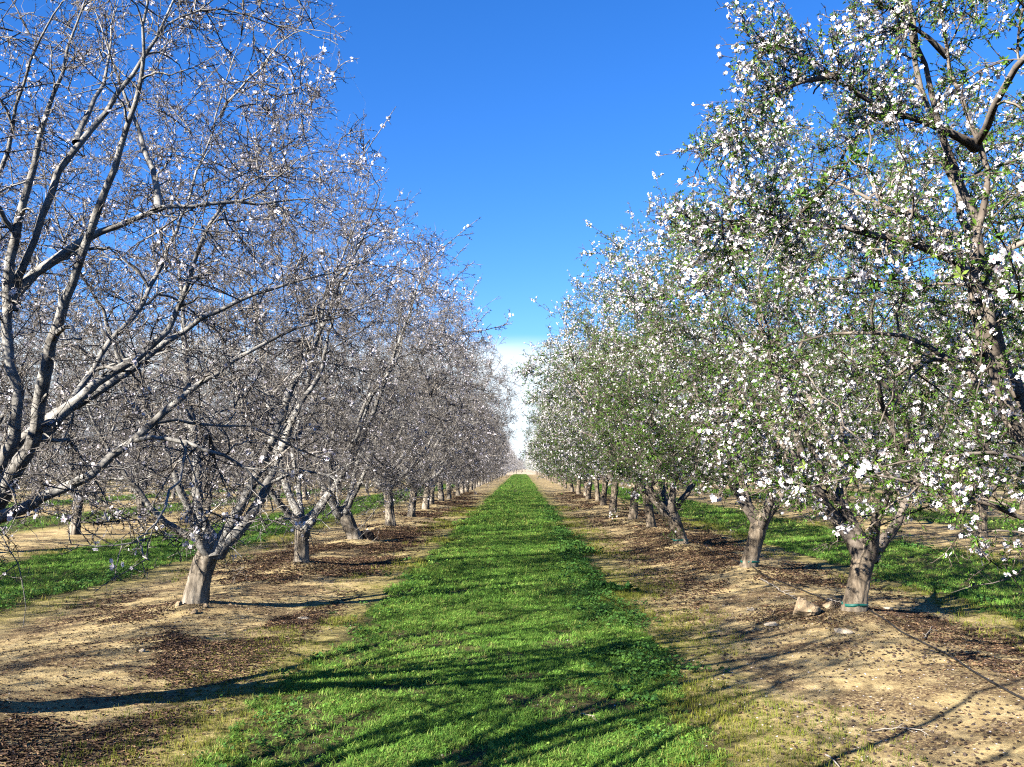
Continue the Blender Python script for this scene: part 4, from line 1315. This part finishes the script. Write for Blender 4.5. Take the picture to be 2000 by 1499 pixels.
# ------------------------------------------------------------------ single things on the ground
def almond(seed):
    rg = np.random.RandomState(seed); v = []; f = []; a, b_ = 8, 6
    for i_ in range(b_ + 1):
        t = i_ / b_; x = (t - .5) * 2
        r = math.sin(math.pi * min(.999, max(.001, t ** .85))) ** .7
        for j_ in range(a):
            th = j_ * 6.2832 / a
            k = r * (1 + rg.normal(0, .06)) * (.80 if j_ == 2 else 1)
            v.append((x * .0155, k * .0108 * math.cos(th), k * .0085 * math.sin(th)))
    q = [(i_ * a + j_, i_ * a + (j_ + 1) % a, (i_ + 1) * a + (j_ + 1) % a, (i_ + 1) * a + j_) for i_ in range(b_) for j_ in range(a)]
    return mk_mesh('fallen_almond', np.array(v), [(np.array(q), 0)], [M_nut])
nut_mesh = [almond(s) for s in range(4)]
cand = []
for px, py in sr.rand(9000, 2):
    p_, q_ = 1330 + 690 * px, 1195 + 310 * py
    p = gp(p_, q_)
    if p[0] > 4.2: continue
    w = np.clip((fbm(p[0] * 2.2 + 5, p[1] * 1.6 + 8, 3) - .42) / .14, .10, 1)
    if abs(p[0] - STRIP_C) < 1.75: w *= .06
    if sr.rand() < w * .55:
        cand.append(p)
cand.sort(key=lambda p: p[1])
chosen = []; rest = []
for p in cand:
    if len(chosen) < 290 and p[1] < 8.0 and all((p[0] - q_[0]) ** 2 + (p[1] - q_[1]) ** 2 > .0045 for q_ in chosen[-60:]): chosen.append(p)
    elif p[1] > 7.2 and sr.rand() < .5: rest.append(p)
for n_, p in enumerate(chosen):
    o = obj('fallen_almond', nut_mesh[n_ % 4])
    s = .62 + .40 * sr.rand()
    o.scale = (s, s, s)
    o.location = (p[0], p[1], ground_at(p) + .006 * s)
    o.rotation_euler = (sr.normal(0, .3), sr.normal(0, .25), sr.rand() * 6.28)
    tag(o, 'small dark shrivelled almond lying on the bare soil at lower right', 'nut', 'dark fallen almonds on the soil at lower right')
rest = [p for p in rest if p[1] > 6.0][:700]
rest = np.array(rest); n = len(rest)
if n:
    scatter('fallen_almond_scatter', np.stack([rest[:, 0], rest[:, 1], gz(rest[:, 0], rest[:, 1]) + .005], 1), np.stack([sr.normal(0, .3, n), sr.normal(0, .3, n), sr.rand(n) * 6.28], 1),
            .65 + .4 * sr.rand(n), sr.randint(0, 4, n), nut_mesh)

def rock(name, px, py, size, mat, seed, label, cat, flat=.8, sq=(1, 1, 1)):
    rg = np.random.RandomState(seed)
    a, b_ = 22, 14; v = []; f = []
    pk = norm(rg.normal(0, 1, (9, 3))); am = .55 + .5 * rg.rand(9)
    for i_ in range(b_ + 1):
        ph = -math.pi / 2 + math.pi * i_ / b_
        for j_ in range(a):
            th = j_ * 6.2832 / a
            d = np.array([math.cos(ph) * math.cos(th), math.cos(ph) * math.sin(th), math.sin(ph)])
            r = 1 / max((d @ pk.T / (am + .25)).max(), .65) * .95      # cut by random planes: angular faces
            r *= 1 + rg.normal(0, .025)
            if i_ in (0, b_): r = 1
            v.append(d * r * np.array(sq) * size)
    q = [(i_ * a + j_, i_ * a + (j_ + 1) % a, (i_ + 1) * a + (j_ + 1) % a, (i_ + 1) * a + j_) for i_ in range(b_) for j_ in range(a)]
    o = obj(name, mk_mesh(name, np.array(v), [(np.array(q), 0)], [mat], smooth=False))
    p = gp(px, py)
    o.location = (p[0], p[1] + size * .3, ground_at(p) + size * sq[2] * .45)
    o.rotation_euler = (0, 0, rg.rand() * 6)
    tag(o, label, cat)
    return o
rock('earth_clod', 1575, 1218, .115, M_clod, 1, 'big tan clod of dry earth beside the foot of the nearest right-hand trunk', 'clod', sq=(1, .9, 1.05))
rock('earth_clod', 1621, 1213, .045, M_clod, 2, 'small tan clod between the big clod and the banded trunk', 'clod')
rock('earth_clod', 714, 1064, .11, plain('dark_earth', (.03, .022, .018), .95), 3, 'dark clod at the foot of the left-leaning trunk', 'clod', sq=(1.2, 1, .9))  # coloured much darker than the other clods
rock('stone', 1508, 1224, .05, M_stone, 4, 'flat pale stone on the soil left of the big tan clod', 'stone', sq=(1.3, 1, .35))
rock('stone', 1468, 1196, .035, M_stone, 5, 'small white stone farther left of the big tan clod', 'stone', sq=(1.3, 1, .4))
rock('stone', 1648, 1246, .055, M_stone, 6, 'pale flat stone just in front of the green-banded trunk', 'stone', sq=(1.4, 1, .35))
rock('stone', 1735, 1192, .035, M_stone, 7, 'pale stone lying in the shadow right of the green-banded trunk', 'stone', sq=(1.3, 1, .5))
rock('stone', 592, 1205, .04, M_stone, 8, 'white flat stone on brown litter right of the curved left trunk', 'stone', sq=(1.6, 1, .3))
rock('stone', 277, 1284, .02, M_stone, 9, 'tiny white stone in the brown litter at left', 'stone', sq=(1, 1, .8))
rock('earth_clod', 347, 1204, .03, M_clod, 10, 'small clod left of the foot of the curved left trunk', 'clod')
rock('earth_clod', 402, 1206, .028, M_clod, 11, 'small clod just right of the foot of the curved left trunk', 'clod')
rock('earth_clod', 378, 1213, .03, M_clod, 12, 'small clod in front of the curved left trunk', 'clod')

# drip irrigation hose along the leafy row
hy = np.arange(1.2, 30, .25)
hx = np.interp(hy, [1.2, 5, 6.3, 9.5, 14, 19, 30], [3.25, 3.32, 3.38, 3.62, 3.50, 3.62, 3.55]) + .04 * np.sin(hy * 1.7)
hz = gz(hx, hy) + .010
v, q = tubes([(np.stack([hx, hy, hz], 1), np.full(len(hx), .0085), 7)])
tag(obj('irrigation_hose', mk_mesh('irrigation_hose', v, [(q, 0)], [M_hose])), 'thin black drip irrigation hose lying along the foot of the right-hand trees', 'hose')

# fallen sticks
def stick(pix, r, label, seed, twigs=2):
    rg = np.random.RandomState(seed)
    P = np.array([gp(*p) for p in pix])
    P = resample(P, .04)
    P[:, 2] = gz(P[:, 0], P[:, 1]) + r + .006 + .004 * np.abs(np.sin(np.arange(len(P))))
    P += rg.normal(0, .003, P.shape)
    polys = [(P, np.linspace(r, r * .45, len(P)), 6)]
    for _ in range(twigs):
        i_ = rg.randint(2, len(P) - 1); d = norm(P[i_] - P[i_ - 1]); sd = np.array([-d[1], d[0], .25]) * (1 if rg.rand() < .5 else -1)
        l = .05 + .09 * rg.rand()
        T = np.array([P[i_], P[i_] + (d * .6 + sd * .6) * l * .5, P[i_] + (d * .8 + sd * .5) * l])
        polys.append((T, np.array([r * .5, r * .4, r * .25]), 5))
    v, q = tubes(polys)
    return tag(obj('fallen_stick', mk_mesh('fallen_stick', v, [(q, 0)], [M_stick])), label, 'stick')
stick([(1700, 1428), (1745, 1426), (1790, 1430), (1815, 1442)], .0055, 'thin knobbly grey stick lying among dark almonds at lower right', 1, 5)
stick([(1613, 1474), (1628, 1486), (1645, 1505)], .006, 'short pale straight stick at the bottom edge right of the weeds', 2, 0)
stick([(1486, 1140), (1520, 1158), (1545, 1176), (1572, 1183)], .011, 'long pale crooked stick lying behind the big tan clod', 3, 3)
stick([(1617, 1180), (1632, 1186), (1650, 1192)], .012, 'short stout pale stick just left of the green-banded trunk', 4, 1)
stick([(1805, 1258), (1815, 1243), (1822, 1232)], .006, 'small forked pale twig on shaded soil right of the green-banded trunk', 5, 2)
stick([(1135, 1391), (1150, 1396), (1168, 1399)], .006, 'small dark twig lying on the grass in the foreground', 6, 2)

# clumps of broad-leaved weeds beyond the edge of the strip
def weed_clump(px, py, n, rad, label, seed):
    rg = np.random.RandomState(seed); p = gp(px, py)
    V = []; Fs = []; off = 0
    for k in range(n):
        a = rg.rand() * 6.28; r = rad * rg.rand() ** .5
        c = np.array([r * math.cos(a), r * math.sin(a) * .6, 0])
        m = 9; L_ = .10 + .12 * rg.rand()
        for w in range(m):
            an = rg.rand() * 6.28; el = .4 + .9 * rg.rand()
            d = np.array([math.cos(an) * math.cos(el), math.sin(an) * math.cos(el), math.sin(el)]); sd = np.array([-math.sin(an), math.cos(an), 0])
            l = L_ * (.6 + .6 * rg.rand())
            vv = [c, c + d * l * .5 + sd * l * .16, c + d * l - np.array([0, 0, l * .25]), c + d * l * .5 - sd * l * .16]
            V += vv; Fs += [(off, off + 1, off + 2), (off, off + 2, off + 3)]; off += 4
    o = obj('weed_clump', mk_mesh('weed_clump', np.array(V), [(np.array(Fs), 0)], [M_weed], smooth=False))
    o.location = (p[0], p[1], ground_at(p) - .005)
    tag(o, label, 'weed')
weed_clump(1118, 1080, 26, .42, 'dark green weed clump at the strip edge, farther of the two right of the grass', 1)
weed_clump(1195, 1150, 22, .38, 'dull green weed clump on yellow moss, nearer of the two right of the grass', 2)
weed_clump(1005, 968, 16, .4, 'small distant weed clump on the right edge of the grass strip', 3)

# ------------------------------------------------------------------ beyond the end of the rows
fr = np.random.RandomState(9)
n = 300
x = fr.uniform(-150, 150, n); y = fr.uniform(238, 420, n)
scatter('far_orchard', np.stack([x, y, np.full(n, .0)], 1), np.stack([np.zeros(n), np.zeros(n), fr.rand(n) * 6.28], 1), .9 + .2 * fr.rand(n), fr.randint(0, 2, n), far_data['L'])
